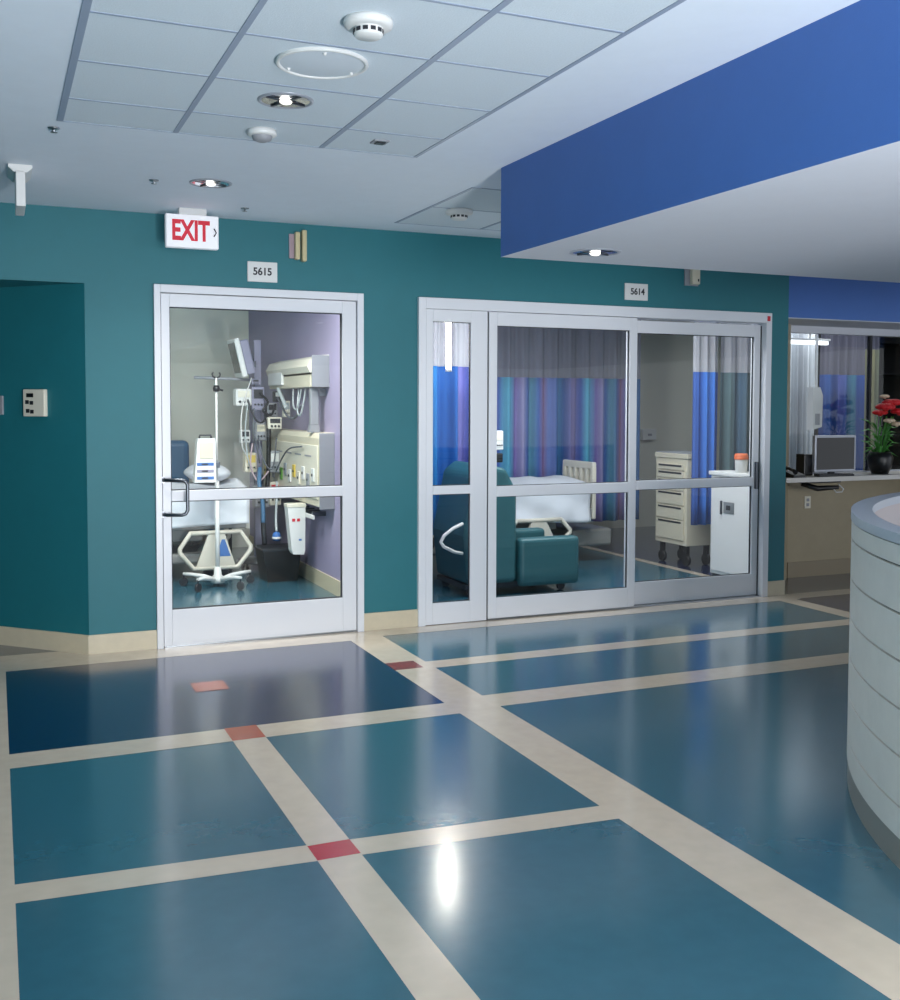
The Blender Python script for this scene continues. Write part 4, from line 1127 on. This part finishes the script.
# added glowing tube behind the sidelight, standing in for a reflected streak
sl = thing('streak_tube', 'slim glowing tube added for the reflected streak behind the narrow sidelight', 'lamp', (3.07, 0.30, 1.80))
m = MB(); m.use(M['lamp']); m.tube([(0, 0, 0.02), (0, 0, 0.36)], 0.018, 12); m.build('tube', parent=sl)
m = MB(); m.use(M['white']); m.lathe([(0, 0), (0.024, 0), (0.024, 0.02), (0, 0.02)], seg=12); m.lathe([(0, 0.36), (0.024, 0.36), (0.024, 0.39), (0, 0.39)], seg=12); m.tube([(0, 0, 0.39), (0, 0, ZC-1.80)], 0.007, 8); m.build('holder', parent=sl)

# added glowing bar for a tube reflection + dark shelving behind the alcove window
al = thing('reflection_strip', 'white glowing bar standing in for a tube light reflected in the alcove window', 'strip light', (7.5, 1.35, 2.16))
m = MB(); m.use(M['striprefl']); m.box(-0.36, 0.12, -0.02, 0.02, 0.0, 0.04, 0.006); m.build('tube', parent=al)
m = MB(); m.use(M['white']); m.box(-0.38, 0.14, -0.025, 0.025, 0.04, 0.06, 0.004); m.tube([(-0.1, 0, 0.06), (-0.1, 0, ZC-2.16)], 0.008, 8); m.build('housing', parent=al)
dv = thing('wall_dispenser', 'tall white dispenser hanging left of the navy curtain in the alcove window', 'dispenser', (7.43, 1.3, 1.32))
m = MB(); m.use(M['white']); m.prism([(-0.06, 0.0), (0.06, 0.03), (0.065, 0.34), (0.03, 0.42), (-0.06, 0.42)], 'y', -0.04, 0.04); m.build('body', parent=dv)
m = MB(); m.use(M['white']); m.box(0.0, 0.022, -0.01, 0.01, 0.42, ZC-1.34); m.build('hanger', parent=dv)
m = MB(); m.use(M['greyplastic']); m.box(-0.03, 0.03, -0.043, -0.04, 0.05, 0.16, 0.002); m.build('front_panel', parent=dv)
sh = thing('storage_shelf', 'dark tall shelving unit at the far right of the alcove window', 'shelving', (9.50, 2.6, 0))
m = MB(); m.use(M['dark']); m.box(0, 1.2, 0.36, 0.4, 0, 2.4); m.box(0, 0.03, 0, 0.4, 0, 2.4); m.box(1.17, 1.2, 0, 0.4, 0, 2.4); m.build('carcass', parent=sh)
for k in range(7):
    m = MB(); m.use(M['dark']); m.box(0.03, 1.17, 0, 0.36, 0.08+k*0.37, 0.105+k*0.37); m.build('shelf', parent=sh)
eq = thing('equipment_cabinet', 'black equipment cabinet behind the alcove window left of the navy curtain', 'cabinet', (8.62, 2.8, 0))
m = MB(); m.use(M['black']); m.box(0, 0.4, 0, 0.4, 0.0, 2.35, 0.01); m.build('body', parent=eq)
m = MB(); m.use(M['dark']); m.box(0.02, 0.38, -0.015, 0, 0.1, 2.3, 0.004); m.build('door', parent=eq)
m = MB(); m.use(M['steel']); m.box(0.04, 0.06, -0.03, -0.015, 1.0, 1.2, 0.003); m.build('handle', parent=eq)

GROUPS = {'smoke_detector': 'smoke detectors on the ceiling', 'downlight': 'recessed chrome downlights', 'sprinkler_head': 'sprinkler heads on the ceiling',
          'call_light': 'call lights above the doors', 'room_number_plate': 'room number plates', 'privacy_curtain': 'curtains in the rooms behind the glass',
          'hospital_bed': 'hospital beds', 'bed_sheet': 'white bed sheets', 'pillow': 'white pillows', 'module_rack': 'medical boxes on the mast',
          'suction_regulator': 'regulators above the outlet panel', 'tubing': 'tubes and leads around the mast', 'device_box': 'boxes on the slim pole', 'recliner': 'upholstered patient chairs'}
for o in list(COL.objects):
    k = o.name.split('.')[0]
    if o.parent is None and k in GROUPS and 'label' in o: o['group'] = GROUPS[k]

# ================================================================ LIGHT
w = bpy.data.worlds.new('world'); SC.world = w
w.use_nodes = True
w.node_tree.nodes['Background'].inputs['Color'].default_value = (0.86, 0.92, 1.0, 1)
w.node_tree.nodes['Background'].inputs['Strength'].default_value = 1.6
def area(name, loc, rot, sx, sy, power, col=(1, 1, 1)):
    l = bpy.data.lights.new(name, 'AREA'); l.shape = 'RECTANGLE'; l.size = sx; l.size_y = sy; l.energy = power; l.color = col
    o = bpy.data.objects.new(name, l); COL.objects.link(o); o.location = loc; o.rotation_euler = rot
    return o
# unseen fill lamps added behind the camera to brighten the corridor
area('rear_fill', (0.9, -11.5, 1.5), (PI/2, 0, 0), 2.8, 2.3, 300, (0.95, 0.97, 1.0))
area('right_fill', (6.7, -11.5, 1.35), (PI/2, 0, 0.25), 0.9, 1.7, 220, (0.95, 0.97, 1.0))  # added fill from the right side
# photographer's flash bounced off the ceiling, 
area('bounce_flash', (1.5, -7.2, 0.35), (PI-1.25, 0, -0.30), 0.5, 0.5, 200, (0.95, 0.97, 1.0))
# room ceiling lights just inside the glazed fronts
area('room_light', (1.3, 0.5, 2.72), (0, 0, 0), 1.8, 0.5, 175, (1.0, 0.97, 0.92))
area('suite_light', (4.3, 0.5, 2.72), (0, 0, 0), 2.6, 0.5, 110, (0.97, 0.98, 1.0))
area('suite_light_far', (8.3, 1.35, 2.72), (0, 0, 0), 1.8, 0.9, 36, (0.97, 0.98, 1.0))
def spot(name, loc, power, ang=1.6, col=(1, 0.97, 0.93)):
    l = bpy.data.lights.new(name, 'SPOT'); l.energy = power; l.spot_size = ang; l.spot_blend = 0.8; l.shadow_soft_size = 0.08; l.color = col
    o = bpy.data.objects.new(name, l); COL.objects.link(o); o.location = loc
    return o
spot('downlight_beam', (1.068, -2.742, 2.70), 80, 2.3)
spot('downlight_beam', (1.09, -1.06, 2.69), 55, 2.5)
spot('downlight_beam', (2.702, -2.367, 2.25), 40)

# ---------------------------------------------------------------- colour management
SC.view_settings.view_transform = 'Standard'
SC.view_settings.look = 'None'
SC.view_settings.exposure = -0.42
SC.view_settings.gamma = 1.0
SC.view_settings.use_curve_mapping = False
